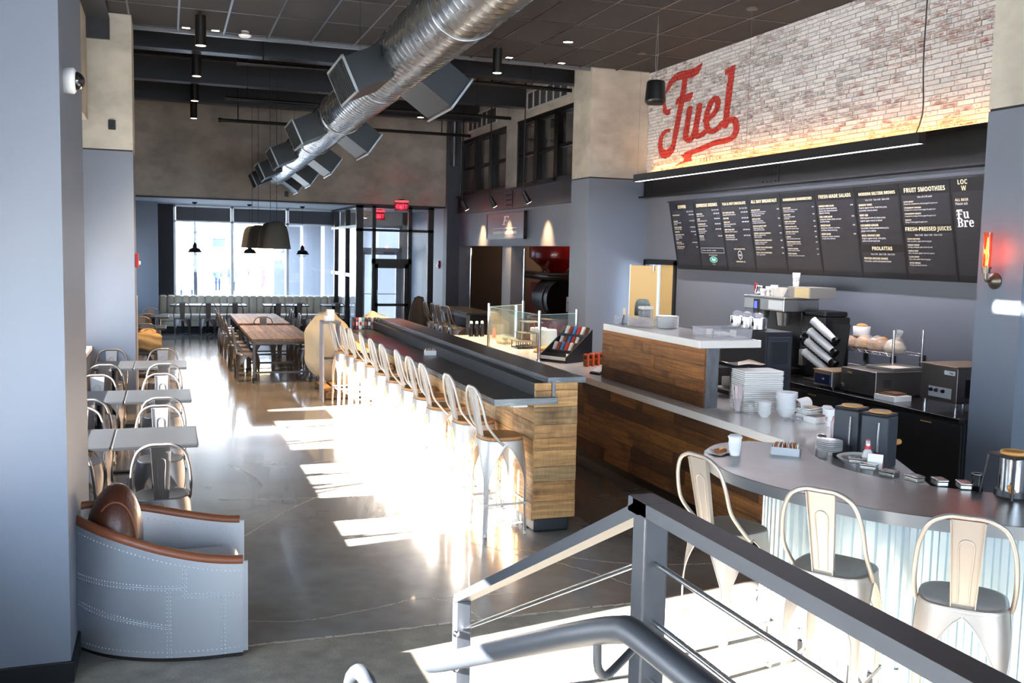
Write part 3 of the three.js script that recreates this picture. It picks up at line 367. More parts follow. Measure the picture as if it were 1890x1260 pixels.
// ---------- pressed-steel chairs and stools (front looks towards +x) ----------
function squircle(a, r, n = 3.2) { const c = Math.cos(a), s = Math.sin(a); const k = Math.pow(Math.pow(Math.abs(c), n) + Math.pow(Math.abs(s), n), -1 / n); return [c * k * r, s * k * r]; }
function steelSeat(o) { // o: y seat height, s half seat, f half foot, arch depth
  const g = {};
  g.leg = q => { const a0 = Math.PI / 4 + q * Math.PI / 2, NS = 22, NT = 10, P = [], I = [], uv = [], edge = [[], []];
    for (let i = 0; i <= NS; i++) { const s = i / NS, d = s * o.y, k = Math.min(1, d / o.arch); const half = Math.PI / 4 * (1 - .86 * Math.pow(Math.min(1, Math.max(0, (d - .035) / o.arch)), .62)) * (1 - .35 * s); const r = o.s + (o.f - o.s) * Math.pow(s, .9) + .012 * Math.sin(Math.PI * Math.min(1, s * 1.4)) ;
      for (let j = 0; j <= NT; j++) { const t = j / NT * 2 - 1; let [x, z] = squircle(a0 + t * half, r, 3.2); x *= 1; P.push(x, o.y - .004 - d * (o.y - .004) / o.y, z); uv.push(t, d); if (j === 0) edge[0].push(V(x, o.y - .004 - d * .995, z)); if (j === NT) edge[1].push(V(x, o.y - .004 - d * .995, z)); } }
    for (let i = 0; i < NS; i++) for (let j = 0; j < NT; j++) { const a = i * (NT + 1) + j, b = a + 1, c = a + NT + 1, d = c + 1; I.push(a, b, c, b, d, c); }
    const geo = new THREE.BufferGeometry(); geo.setAttribute('position', new THREE.Float32BufferAttribute(P, 3)); geo.setAttribute('uv', new THREE.Float32BufferAttribute(uv, 2)); geo.setIndex(I); geo.computeVertexNormals();
    const foot = squircle(a0, o.f * .985, 3.2);
    return M(geo, ...edge.map(e => new THREE.TubeGeometry(new THREE.CatmullRomCurve3(e.slice(1)), 18, .004, 5)), cy(.013, .016, .022, foot[0], 0, foot[1], 10)); };
  { const P = [], n = 48; const ring = (r, y) => [...Array(n)].map((_, i) => { const [x, z] = squircle(i / n * Math.PI * 2, r, 3.2); return [x, y, z]; });
    const rings = [ring(o.s + .002, o.y - .03), ring(o.s + .003, o.y - .012), ring(o.s - .004, o.y - .001), ring(o.s - .02, o.y + .002), ring(o.s - .06, o.y - .006), ring(.06, o.y - .009), ring(.001, o.y - .009)], I = [];
    rings.forEach(r => r.forEach(p => P.push(...p))); for (let k = 0; k < rings.length - 1; k++) for (let i = 0; i < n; i++) { const a = k * n + i, b = k * n + (i + 1) % n; I.push(a, a + n, b, b, a + n, b + n); }
    const geo = new THREE.BufferGeometry(); geo.setAttribute('position', new THREE.Float32BufferAttribute(P, 3)); geo.setAttribute('uv', new THREE.Float32BufferAttribute(new Float32Array(P.length / 3 * 2), 2)); geo.setIndex(I); geo.computeVertexNormals(); g.seat = geo; }
  const bx0 = -o.s + .03, lean = o.lean, top = o.top, y0 = o.y, hw = o.s + .008;
  const at = y => bx0 - .012 - lean * (y - y0) / (top - y0);
  g.hoop = tube([[-.03, y0 - .03, -hw], [-.08, y0 + .015, -hw - .006], [at(y0 + .13) + .01, y0 + .13, -hw - .008], [at(top - .14), top - .14, -hw + .004], [at(top - .05), top - .045, -hw + .04], [at(top), top - .003, -hw + .11], [at(top), top, 0], [at(top), top - .003, hw - .11], [at(top - .05), top - .045, hw - .04], [at(top - .14), top - .14, hw - .004], [at(y0 + .13) + .01, y0 + .13, hw + .008], [-.08, y0 + .015, hw + .006], [-.03, y0 - .03, hw]], .0105, 64, 9, .45);
  { // splat: tapered folded plate with a pressed arch
    const H2 = top - y0 - .008, wt = .066, wb = .047, sh = shape([[-wb, 0], [wb, 0], [wt, H2], [-wt, H2]]); const plate = ext(sh, .005, .0015); const side = s => bar([s * wb, 0, .0], [s * wt, H2, .0], .004, .022, V(0, 0, 1));
    const arch = []; const aw = .03; arch.push(V(-aw * .72, .02, .006), V(-aw * .8, H2 * .35, .006), V(-aw, H2 * .68, .006)); for (let i = 1; i < 8; i++) { const a = Math.PI - i / 8 * Math.PI; arch.push(V(Math.cos(a) * aw, H2 * .7 + Math.sin(a) * aw * 1.1, .006)); } arch.push(V(aw, H2 * .68, .006), V(aw * .8, H2 * .35, .006), V(aw * .72, .02, .006));
    const press = new THREE.TubeGeometry(new THREE.CatmullRomCurve3(arch), 40, .0035, 6); const back = press.clone().translate(0, 0, -.007);
    const sp = M(plate, side(-1), side(1), press, back, bx(.1, .014, .022, 0, 0, .008)); // local: x across, y up, z forward
    const ang = Math.atan2(lean, top - y0); sp.applyMatrix4(new THREE.Matrix4().makeRotationX(-ang)); sp.applyMatrix4(new THREE.Matrix4().makeRotationY(Math.PI / 2)); sp.translate(at(y0), y0, 0); g.splat = sp; }
  if (o.rest) { const y = o.rest, f = o.s + (o.f - o.s) * (1 - y / o.y) + .004, k = f * .885; g.rest = [[[-k, -k], [k, -k]], [[k, -k], [k, k]], [[k, k], [-k, k]], [[-k, k], [-k, -k]]].map(([a, b]) => bar([a[0], y, a[1]], [b[0], y, b[1]], .005, .02)); }
  if (o.pad) { const ring = []; for (let i = 0; i < 40; i++) ring.push(squircle(i / 40 * Math.PI * 2, o.s - .004, 3.2)); g.pad = slab(ring, o.y + .001, o.y + .027, .006); }
  return g;
}
const gunmetal = std(0xb0a89f, .42, .72), darkSteel = std(0x7f7b79, .4, .8), stoolMet = std(0xc9c4be, .42, .7);
gunmetal.side = darkSteel.side = stoolMet.side = THREE.DoubleSide;
const padMat = std(0xa9794a, .55, 0, { bumpMap: rep(tBump, 2), bumpScale: .001 });
function seatThing(name, cat, geo, mat, label, p, turn, group) {
  const t = thing(name, label, cat, p, turn, group); part(t, 'seat', geo.seat, mat); for (let q = 0; q < 4; q++) part(t, 'leg', geo.legs[q], mat); part(t, 'back_hoop', geo.hoop, mat); part(t, 'back_splat', geo.splat, mat); if (geo.rest) geo.rest.forEach(r => part(t, 'footrest', r, mat)); if (geo.pad) part(t, 'seat_pad', geo.pad, padMat, 'tan seat pad'); return t;
}
const G = o => { const g = steelSeat(o); g.legs = [0, 1, 2, 3].map(q => g.leg(q)); return g; };
const chairG = G({ y: .45, s: .178, f: .215, arch: .2, lean: .075, top: .845 });
const stoolG = G({ y: .745, s: .172, f: .212, arch: .25, lean: .085, top: 1.155, rest: .25, pad: true });
const stoolB = G({ y: .76, s: .178, f: .215, arch: .25, lean: .085, top: 1.165, rest: .25 });
const nth = ['first', 'second', 'third', 'fourth', 'fifth', 'sixth', 'seventh', 'eighth', 'ninth', 'tenth', 'eleventh'];
{ // eleven stools along the island
  const zs = [-7.11, -7.84, -8.59, -9.2, -9.82, -10.44, -11.1, -11.88, -12.55, -13.03, -13.52], j = [.04, .02, 0, .05, -.03, .03, .02, -.04, .02, .05, .1]; let src;
  zs.forEach((z, i) => { const p = [2.45 + [0, .01, -.02, 0, .02, -.01, 0, .03, .01, -.01, -.08][i], 0, z], l = i === 0 ? 'brushed steel bar stool with tan seat pad at the near end of the long island' : i === 10 ? 'brushed steel bar stool with tan pad at the far end of the long island' : `${nth[i]} brushed steel bar stool with tan pad from the near end of the island`, gr = 'steel bar stools along the island';
    if (!src) src = seatThing('bar_stool', 'stool', stoolG, stoolMet, l, p, j[i], gr); else copy(src, 'bar_stool', l, p, j[i]); });
}
{ // three at the curved counter
  const T3 = [[2.84, -4.4, .2, 'steel bar stool at the rounded counter next to the plank panelling, leftmost of three'], [2.97, -3.68, .56, 'steel bar stool in the middle of the three at the corrugated counter'], [3.24, -3.17, .78, 'steel bar stool nearest the right edge at the corrugated counter']]; let s;
  for (const [x, z, a, l] of T3) s ? copy(s, 'counter_stool', l, [x, 0, z], a) : s = seatThing('counter_stool', 'stool', stoolB, gunmetal, l, [x, 0, z], a, 'bare steel stools at the corrugated counter');
}
{ // roastery bar stools
  let s; [[5.12, -18.95], [5.13, -18.4], [5.12, -17.98], [5.17, -17.52]].forEach(([x, z], i) => { const l = ['steel stool at the black roastery bar, beside the dark jackets', 'second steel stool from the jackets at the black roastery bar', 'third steel stool from the jackets at the black roastery bar', 'steel stool at the near corner of the black roastery bar'][i]; s ? copy(s, 'roastery_stool', l, [x, 0, z], .05) : s = seatThing('roastery_stool', 'stool', stoolB, darkSteel, l, [x, 0, z], 0, 'stools at the black roastery bar'); });
}
let chair0; function chair(label, x, z, a, group) { if (chair0) return copy(chair0, 'steel_chair', label, [x, 0, z], a, group); return chair0 = seatThing('steel_chair', 'chair', chairG, darkSteel, label, [x, 0, z], a, group); }
const tableTopMat = std(0x1b1d20, .42);
// small cafe table on a column base
let table0; function cafe(label, x, z, w = .6, d = .74, group = 'black cafe tables in the left row') {
  if (table0 && w === .6) return copy(table0, 'cafe_table', label, [x, 0, z], 0, group);
  const t = thing('cafe_table', label, 'table', [x, 0, z], 0, group); part(t, 'tabletop', M(rb(w - .006, .028, d, 0, .736, 0, .01), ), tableTopMat); part(t, 'edge_band', M(bx(w - .02, .012, .012, 0, .726, d / 2 - .002), bx(w - .02, .012, .012, 0, .726, -d / 2 + .002)), blackMat); part(t, 'column', cy(.035, .035, .7, 0, .02, 0), blackMat); part(t, 'base', M(bx(.5, .012, .06, 0, .012, 0), bx(.06, .012, .5, 0, .012, 0), cy(.09, .1, .02, 0, .015, 0)), blackMat); if (w === .6) table0 ??= t; return t; }
{ // left window row: three pairs of tables, chairs on both long sides
  const rows = [[-7.73, 'nearest'], [-9.86, 'middle'], [-12.45, 'farthest']]; const N = Math.PI / 2;
  rows.forEach(([z, w], i) => { cafe(`black cafe table by the aisle in the ${w} row beside the left windows`, -.1, z); cafe(`black cafe table against the window sill in the ${w} row on the left`, -.62, z, .44);
    chair(`dark steel chair on the aisle side before the ${w} left table row, back to camera`, -.06, z + .62, N); chair(`dark steel chair on the window side before the ${w} left table row, back to camera`, -.68, z + .62, N);
    chair(`dark steel chair on the aisle side behind the ${w} left table row, facing camera`, -.08, z - .6, -N); chair(`dark steel chair on the window side behind the ${w} left table row, facing camera`, -.7, z - .6, -N); });
}
// ---------- armchair clad in riveted aluminium ----------
{
  const t = thing('aviator_armchair', 'barrel armchair clad in riveted aluminium with brown leather inside, by the near pier', 'armchair', [0, 0, 0]);
  const al = std(0xc4c9d0, .4, .75), lea = phys(0x4a2413, .36, 0, { clearcoat: .25, clearcoatRoughness: .3, bumpMap: rep(tBump, 3), bumpScale: .0015 }), trim = std(0x7a452a, .45);
  // plan of the shell, from the near front corner round the back to the far front corner
  const plan = curve([[.36, 0, -5.2], [.12, 0, -5.205], [-.12, 0, -5.26], [-.36, 0, -5.40], [-.53, 0, -5.62], [-.55, 0, -5.8], [-.42, 0, -5.98], [-.15, 0, -6.06], [.12, 0, -6.07], [.4, 0, -6.05]], .5), n = 60, topY = s => .525 + .19 * Math.pow(Math.sin(Math.PI * Math.min(1, Math.max(0, s))), 1.6);
  const pts = [...Array(n + 1)].map((_, i) => plan.getPointAt(i / n)), c0 = V(.1, 0, -5.62), ofs = (i, d) => { const p = pts[i], tn = plan.getTangentAt(i / n), nn = V(tn.z, 0, -tn.x); if (nn.dot(p.clone().sub(c0)) < 0) nn.negate(); return p.clone().addScaledVector(nn, d); };
  const ribbon = (d0, ya, d1, yb) => { const P = [], I = [], U = []; for (let i = 0; i <= n; i++) { const a = ofs(i, d0), b = ofs(i, d1); P.push(a.x, ya(i / n), a.z, b.x, yb(i / n), b.z); U.push(i / n * 2.6, ya(i / n), i / n * 2.6, yb(i / n)); if (i < n) { const k = 2 * i; I.push(k, k + 2, k + 1, k + 1, k + 2, k + 3); } } const g = new THREE.BufferGeometry(); g.setAttribute('position', new THREE.Float32BufferAttribute(P, 3)); g.setAttribute('uv', new THREE.Float32BufferAttribute(U, 2)); g.setIndex(I); g.computeVertexNormals(); return g; };
  const al2 = al.clone(); al2.side = THREE.DoubleSide; const y0 = () => .025;
  const endCap = i => { const a = ofs(i, 0), b = ofs(i, -.05), h = topY(i / n); return bar([(a.x + b.x) / 2, .025, (a.z + b.z) / 2], [(a.x + b.x) / 2, h - .005, (a.z + b.z) / 2], .012, .052, V(1, 0, 0)); };
  part(t, 'shell', M(ribbon(0, y0, 0, s => topY(s) - .012), ribbon(-.05, s => .2, -.05, s => topY(s) - .012)), al2); part(t, 'front_edge', endCap(0), al); part(t, 'front_edge', endCap(n), al);
  part(t, 'base', ribbon(-.012, () => 0, -.012, () => .03), Object.assign(std(0x1a1512, .6), D2));
  // leather welt along the top
  { const cu = new THREE.CatmullRomCurve3([...Array(n + 1)].map((_, i) => { const p = ofs(i, -.025); return V(p.x, topY(i / n), p.z); })); const g = new THREE.TubeGeometry(cu, 80, .028, 10); const p = g.attributes.position; part(t, 'arm_welt', g, trim, 'brown leather welt along the top edge'); }
  // raised seams and rivets
  const sAt = x => { let b = 0; for (let i = 0; i <= n; i++) if (pts[i].x > x && pts[i].z > -5.64) b = i; return b / n; };
  const P3 = (s, y, d = .001) => { const i = s * n, k = Math.min(n - 1, Math.floor(i)), a = ofs(k, d), b = ofs(k + 1, d); return V(a.x + (b.x - a.x) * (i - k), y, a.z + (b.z - a.z) * (i - k)); };
  const seam = (a, b) => { const c = []; for (let i = 0; i <= 12; i++) { const f = i / 12; c.push(P3(a[0] + (b[0] - a[0]) * f, a[1] + (b[1] - a[1]) * f)); } return new THREE.TubeGeometry(new THREE.CatmullRomCurve3(c), 16, .0016, 5); };
  const seams = [[[.13, .5], [.13, .36]], [[.13, .36], [0, .345]], [[.165, .4], [.45, .42]], [[.165, .4], [.165, .03]], [[.165, .19], [.45, .28]], [[.045, .345], [.045, .03]], [[.13, .405], [.165, .4]]];
  part(t, 'panel_seam', M(seams.map(s => seam(...s))), al); const rv = []; const rg = new THREE.SphereGeometry(.0042, 6, 4); const riv = (s, y) => { const p = P3(s, y, 0); rv.push(rg.clone().translate(p.x, p.y, p.z)); };
  for (const [a, b] of seams) { const L = Math.hypot((b[0] - a[0]) * 2.7, b[1] - a[1]), k = Math.round(L / .022); for (let i = 0; i <= k; i++) { const s = a[0] + (b[0] - a[0]) * i / k, y = a[1] + (b[1] - a[1]) * i / k; Math.abs(b[1] - a[1]) > .1 ? (riv(s - .004, y), riv(s + .004, y)) : (riv(s, y + .011), riv(s, y - .011)); } }
  for (let i = 0; i < 46; i++) { riv(i / 100, .055); riv(i / 100, topY(i / 100) - .05); } for (let i = 0; i < 26; i++) { const s = 1 - i / 60, p = P3(s, 0, -.0505); rv.push(rg.clone().translate(p.x, topY(s) - .05, p.z)); }
  stuff(part(t, 'rivet', M(rv), al));
  // leather seat and padded back
  const seat = new RoundedBoxGeometry(.6, .16, .56, 6, .06); { const p = seat.attributes.position; for (let i = 0; i < p.count; i++) { const x = p.getX(i), z = p.getZ(i); if (p.getY(i) > 0) p.setY(i, p.getY(i) + .035 * (1 - (x / .4) ** 2) * (1 - (z / .37) ** 2)); } seat.computeVertexNormals(); } part(t, 'seat_cushion', seat.translate(.08, .32, -5.64), lea);
  const bk = sph(1, 0, 0, 0, .15, .32, .2, 40); { const p = bk.attributes.position; for (let i = 0; i < p.count; i++) { const z = p.getZ(i), y = p.getY(i); const rib = Math.abs(z) < .12 ? .0035 * Math.cos(z * 150) : 0; p.setX(i, p.getX(i) * (1 + rib * 5) + .05 * y); } bk.computeVertexNormals(); } part(t, 'back_cushion', bk.translate(-.3, .55, -5.7), lea);
  [-.13, .13].map(z => { const c = []; for (let i = 0; i <= 14; i++) { const a = -1 + i / 14 * 3.2; const k = Math.sqrt(1 - (z / .2) ** 2); c.push(V(-.3 + Math.cos(a) * .15 * k * 1.01 + .05 * Math.sin(a) * .32 * k, .55 + Math.sin(a) * .32 * k * 1.01, -5.7 + z)); } return new THREE.TubeGeometry(new THREE.CatmullRomCurve3(c), 24, .006, 6); }).forEach(g => part(t, 'piping', g, trim));
}
// ---------- planked counters ----------
const woodLight = [0xf3dcb8, 0xe6cba4, 0xdcc6a6, 0xf6e0bc, 0xd6ccb8].map(c => std(c, .7, 0, { map: tWood, bumpMap: tWood, bumpScale: .002 })), woodDark = [0xb98a55, 0x9c7244, 0x86603a, 0xc6965c, 0x6f5136].map(c => std(c, .66, 0, { map: tWood, bumpMap: tWood, bumpScale: .002 }));
function planks(parent, mats, f, len, rows, y0, minL, maxL, prefer) { // f(a,b,y0,y1,d) -> box for the stretch a..b
  let y = y0; rows.forEach((h, r) => { let a = 0; while (a < len - .01) { let L = rr(minL, maxL); if (len - a - L < .25) L = len - a; const b = Math.min(len, a + L); part(parent, 'plank', uvBox(f(a + .0012, b - .0012, y + .0015, y + h - .0015, rr(0, .006)), 1 / 1.4, rnd() * 5, rnd() * 5), prefer ? mats[prefer[r % prefer.length]] : pick(mats)); a = b; } y += h; }); }
{ // island with zinc top and raised ledge
  const t = thing('island_counter', 'long island bar clad in pale planks with a zinc top and raised dark ledge', 'counter', [0, 0, 0]);
  const z0 = -13.5, z1 = -6.92, xl = 2.67, xr = 3.03;
  part(t, 'core', M(bb(xl + .02, xr - .02, .1, 1.185, z0 + .02, z1 - .02)), blackMat); part(t, 'kick_plate', M(rbb(xl + .03, xr - .03, 0, .13, z0 + .03, z1 - .025, .02)), phys(0x33373c, .4, .4, {}));
  planks(t, woodLight, (a, b, ya, yb, d) => bb(xl - d, xl + .02, ya, yb, z0 + a, z0 + b), z1 - z0, [.135, .12, .15, .13, .1, .14, .12, .04], .105, .7, 1.9);
  planks(t, woodLight, (a, b, ya, yb, d) => bb(xl + .001 + a, xl + b - .001, ya, yb, z1 - .02, z1 + d), xr - xl, [.14, .155, .12, .13, .1, .105, .14, .13, .06], .115, 9, 9, [0, 1, 4, 3, 1, 2, 4, 3, 0]);
  planks(t, woodLight, (a, b, ya, yb, d) => bb(xr - .02, xr + d, ya, yb, z0 + a, z0 + b), z1 - z0, [.14, .155, .12, .13, .1, .105, .14, .13, .06], .115, 1, 2);
  for (const [a, b] of [[-13.55, -11.2], [-11.197, -8.8], [-8.797, -6.87]]) part(t, 'countertop', uvBox(rbb(2.325, 2.84, 1.035, 1.085, a, b, .004)), zincDark);
  part(t, 'backsplash', M(uvBox(rbb(2.805, 2.83, 1.085, 1.205, z0, z1 + .03, .003))), zinc); part(t, 'ledge', M(uvBox(rbb(2.79, 3.1, 1.19, 1.232, z0 + .04, z1 - .02, .004))), zincDark); part(t, 'ledge_nosing', M(rbb(2.784, 2.792, 1.188, 1.234, z0 + .04, z1 - .014, .002), rbb(2.784, 3.104, 1.188, 1.234, z1 - .022, z1 - .012, .002)), zinc); part(t, 'front_nosing', M(rbb(2.319, 2.327, 1.033, 1.0855, -13.55, -6.864, .002), rbb(2.319, 2.84, 1.033, 1.0855, -6.872, -6.862, .002)), zinc);
  part(t, 'outlet_box', rb(.12, .03, .16, 2.56, 1.02, -7.02, .004), whiteMat);
}
{ // service counter
  const t = thing('service_counter', 'long service counter of dark planks under a thick white quartz top', 'counter', [0, 0, 0]); const xw = 4.19, z0 = -14.2, z1 = -5.3;
  part(t, 'core', M(bb(xw + .02, xw + .05, .1, .85, z0, z1), bb(xw + .02, 4.9, .1, .85, z0, z0 + .03), bb(4.86, 4.9, .1, .85, z0, -6.3)), blackMat); part(t, 'kick_plate', bb(xw + .05, 4.8, 0, .11, z0, z1), std(0x121315, .35, .3));
  planks(t, woodDark, (a, b, ya, yb, d) => bb(xw - d, xw + .02, ya, yb, z0 + a, z0 + b), z1 - z0, [.125, .13, .12, .135, .12, .115], .1, .5, 1.7);
  const top = [[4.13, -14.25], [4.13, -5.75], [3.86, -5.3], [3.82, -4.5], [4.1, -4.25], [4.28, -4.6], [5.05, -6.15], [4.95, -6.5], [4.95, -14.25]];
  part(t, 'countertop', slab(top, .845, .91, .004), quartz);
}
{ // raised pass shelf
  const t = thing('pass_shelf', 'raised pass shelf of reclaimed planks with a thick white top', 'shelf', [0, 0, 0]); const z0 = -9.2, z1 = -7.14, x = 4.3;
  planks(t, woodDark, (a, b, ya, yb, d) => bb(x - d, x + .03, ya, yb, z0 + a, z0 + b), z1 - z0, [.12, .115, .12, .11, .05], .912, .9, 2.2, [2, 0, 3, 0, 3]); part(t, 'back_panel', bb(x + .03, x + .06, .912, 1.425, z0, z1), blackMat);
  part(t, 'end_post', rbb(x + .01, x + .13, .912, 1.425, z1, z1 + .012, .003), std(0x7d7f83, .4, .6, { map: rep(tBrush, 1) })); part(t, 'shelf_top', rbb(4.23, 4.84, 1.425, 1.49, -9.05, -7.12, .005), quartz);
}
// curved bar: zinc top, corrugated front
{
  const t = thing('curved_counter', 'curved bar with a thick zinc top and a corrugated steel front', 'counter', [0, 0, 0]);
  const front = curve([[3.62, 0, -5.42], [3.35, 0, -5.38], [3.1, 0, -5.12], [3.0, 0, -4.8], [2.98, 0, -4.55], [3.04, 0, -4.25], [3.16, 0, -3.92], [3.3, 0, -3.68], [3.5, 0, -3.48], [3.78, 0, -3.25], [4.4, 0, -2.8], [5.2, 0, -2.4]], .5), back = curve([[5.7, 0, -3.0], [4.75, 0, -3.4], [4.22, 0, -3.78], [4.0, 0, -3.97], [3.84, 0, -4.14], [3.74, 0, -4.36], [3.7, 0, -4.6], [3.76, 0, -4.92], [3.86, 0, -5.1], [3.9, 0, -5.22]], .5);
  const F = [...Array(61)].map((_, i) => front.getPointAt(i / 60)), out = F.concat([...Array(41)].map((_, i) => back.getPointAt(i / 40)));
  part(t, 'countertop', slab(out.map(p => [p.x, p.z]), .925, .99, .004), zincDark);
  { const P = [], I = []; F.forEach((p, i) => { const tn = front.getTangentAt(i / 60), n = V(-tn.z, 0, tn.x); const s = n.x > 0 ? -1 : 1; const q = p.clone().addScaledVector(n, .0015 * s); P.push(q.x, .926, q.z, q.x, .989, q.z); if (i < 60) { const k = 2 * i; I.push(k, k + 1, k + 2, k + 1, k + 3, k + 2); } }); const g = new THREE.BufferGeometry(); g.setAttribute('position', new THREE.Float32BufferAttribute(P, 3)); g.setAttribute('uv', new THREE.Float32BufferAttribute(new Float32Array(P.length / 3 * 2), 2)); g.setIndex(I); g.computeVertexNormals(); const z2 = zinc.clone(); z2.side = THREE.DoubleSide; part(t, 'edge_band', g, z2); }
  // corrugated sheet set back under the top: trapezoid ribs
  const base = curve([[4.05, 0, -5.2], [3.62, 0, -5.08], [3.42, 0, -4.94], [3.31, 0, -4.66], [3.28, 0, -4.4], [3.31, 0, -4.05], [3.42, 0, -3.75], [3.62, 0, -3.5], [3.95, 0, -3.2], [4.6, 0, -2.75]], .5), L = base.getLength(), P = [], I = []; let k = 0; const ys = [.09, .925];
  const pr = [[0, 0], [.016, 0], [.024, .014], [.052, .014], [.06, 0], [.0672, 0]]; for (let s = 0; s < L - .07; s += .0672) for (const [ds, d] of pr.slice(0, 5)) { const u = (s + ds) / L, p = base.getPointAt(u), tn = base.getTangentAt(u), n = V(tn.z, 0, -tn.x); const q = p.addScaledVector(n, n.x < 0 || n.z > 0 ? d : -d); for (const y of ys) P.push(q.x, y, q.z); if (k) I.push(2 * k - 2, 2 * k - 1, 2 * k, 2 * k - 1, 2 * k + 1, 2 * k); k++; }
  const g = new THREE.BufferGeometry(); g.setAttribute('position', new THREE.Float32BufferAttribute(P, 3)); g.setAttribute('uv', new THREE.Float32BufferAttribute(new Float32Array(P.length / 3 * 2), 2)); g.setIndex(I); const g2 = g.toNonIndexed(); g2.computeVertexNormals(); const cm = std(0xb4c4ca, .34, .8); cm.side = THREE.DoubleSide; part(t, 'corrugated_front', g2, cm);
  const kick = []; for (let i = 0; i < 30; i++) { const a = base.getPointAt(i / 30), b = base.getPointAt((i + 1) / 30); kick.push(bar([a.x, .05, a.z], [b.x, .05, b.z], .03, .1)); } part(t, 'kick_plate', M(kick), phys(0x2c3036, .4, .4, {}));
  part(t, 'screw', M([...Array(16)].map((_, i) => { const p = base.getPointAt((i + .5) / 17); return sph(.008, p.x - .012, .16, p.z, 1, 1, 1, 6); })), steel); stuff(t.children[t.children.length - 1]);
}
{ // back counter along the wall
  const t = thing('back_counter', 'long black back counter along the wall under the menu board', 'counter', [0, 0, 0]); const z0 = -11.6, z1 = -6.13, x = 6.1;
  part(t, 'worktop', rbb(x, XW - .01, .885, .92, z0, z1, .004), phys(0x1c1917, .2, 0, { clearcoat: .3 })); for (let i = 0; i < 7; i++) { const a = z0 + (z1 - z0) * i / 7, b = z0 + (z1 - z0) * (i + 1) / 7; part(t, 'cabinet_door', rbb(x + .03, x + .05, .12, .87, a + .004, b - .004, .003), std(0x0c0c0d, .6)); part(t, 'handle', rod([x + .02, .835, (a + b) / 2 - .06], [x + .02, .835, (a + b) / 2 + .06], .006), gold); } part(t, 'carcass', bb(x + .05, XW - .01, .1, .885, z0, z1), std(0x0c0c0d, .6)); part(t, 'kick_plate', bb(x + .1, XW - .01, 0, .1, z0, z1), blackMat);
}
// ---------- stair railing ----------
{
  const rm = phys(0x30353c, .42, .25, {}); const t = thing('stair_railing', 'dark steel stair railing with thin rods rising to a corner post', 'railing', [0, 0, 0]);
  const C = V(1.0, 1.66, -1.86), E = V(1.0, .95, -3.28), R0 = V(1.0, 1.66, 1.6);
  part(t, 'top_rail', M(bar([C.x, C.y - .012, C.z - .03], [R0.x, R0.y - .012, R0.z], .062, .03), bar(C.clone().add(V(0, -.012, 0)).toArray(), E.clone().add(V(0, -.012, 0)).toArray(), .062, .03), bx(.062, .034, .085, C.x, C.y - .0135, C.z - .01)), rm);
  part(t, 'corner_post', rbb(C.x - .03, C.x + .03, .68, 1.64, C.z - .03, C.z + .03, .006), rm); part(t, 'foot_post', rbb(E.x - .028, E.x + .028, 0, .935, E.z - .028, E.z + .028, .005), rm); part(t, 'end_post', rbb(.97, 1.03, .68, 1.64, 1.55, 1.61, .006), rm);
  for (let i = 1; i <= 6; i++) { const d = .132 * i; part(t, 'infill_rod', rod([C.x, C.y - d, C.z], [E.x, E.y - d, E.z], .0065), chrome); part(t, 'infill_rod', rod([C.x, C.y - d, C.z], [R0.x, R0.y - d, R0.z], .0065), chrome); part(t, 'rod_end', sph(.013, E.x - .028, E.y - d, E.z + .03, 1, 1, 1, 8), chrome); }
  const h = thing('stair_handrail', 'round dark steel handrail on brackets following the stair railing', 'handrail', [0, 0, 0]);
  const x = .79, a = V(x, 1.53, 1.5), b = V(x, 1.515, -1.7), c = V(x - .1, 1.02, -2.72), d = V(x - .1, .97, -2.95);
  part(h, 'rail', tube([a.toArray(), [x, 1.53, -.4], [x, 1.52, -1.45], [x - .004, 1.5, -1.58], [x - .03, 1.40, -1.8], [x - .07, 1.06, -2.5], [x - .08, 1.0, -2.63]], .026, 120, 16, .3), rm);
  part(h, 'bracket', M(tube([[x - .015, 1.475, -1.64], [x - .01, 1.40, -1.645], [x + .02, 1.375, -1.66], [1.0, 1.375, -1.84]], .009, 24, 8, .3)), rm);
  // return loop of the opposite handrail
  const o = thing('stair_handrail', 'end loop of the second round handrail at the bottom of the picture', 'handrail', [0, 0, 0]); part(o, 'rail', tube([[.47, .62, -2.62], [.47, .9, -2.62], [.475, 1.0, -2.6], [.485, 1.04, -2.55], [.495, 1.04, -2.5], [.515, 1.02, -2.4], [.56, 1.28, -1.5], [.58, 1.4, -1.0]], .022, 90, 14, .35), rm);
}
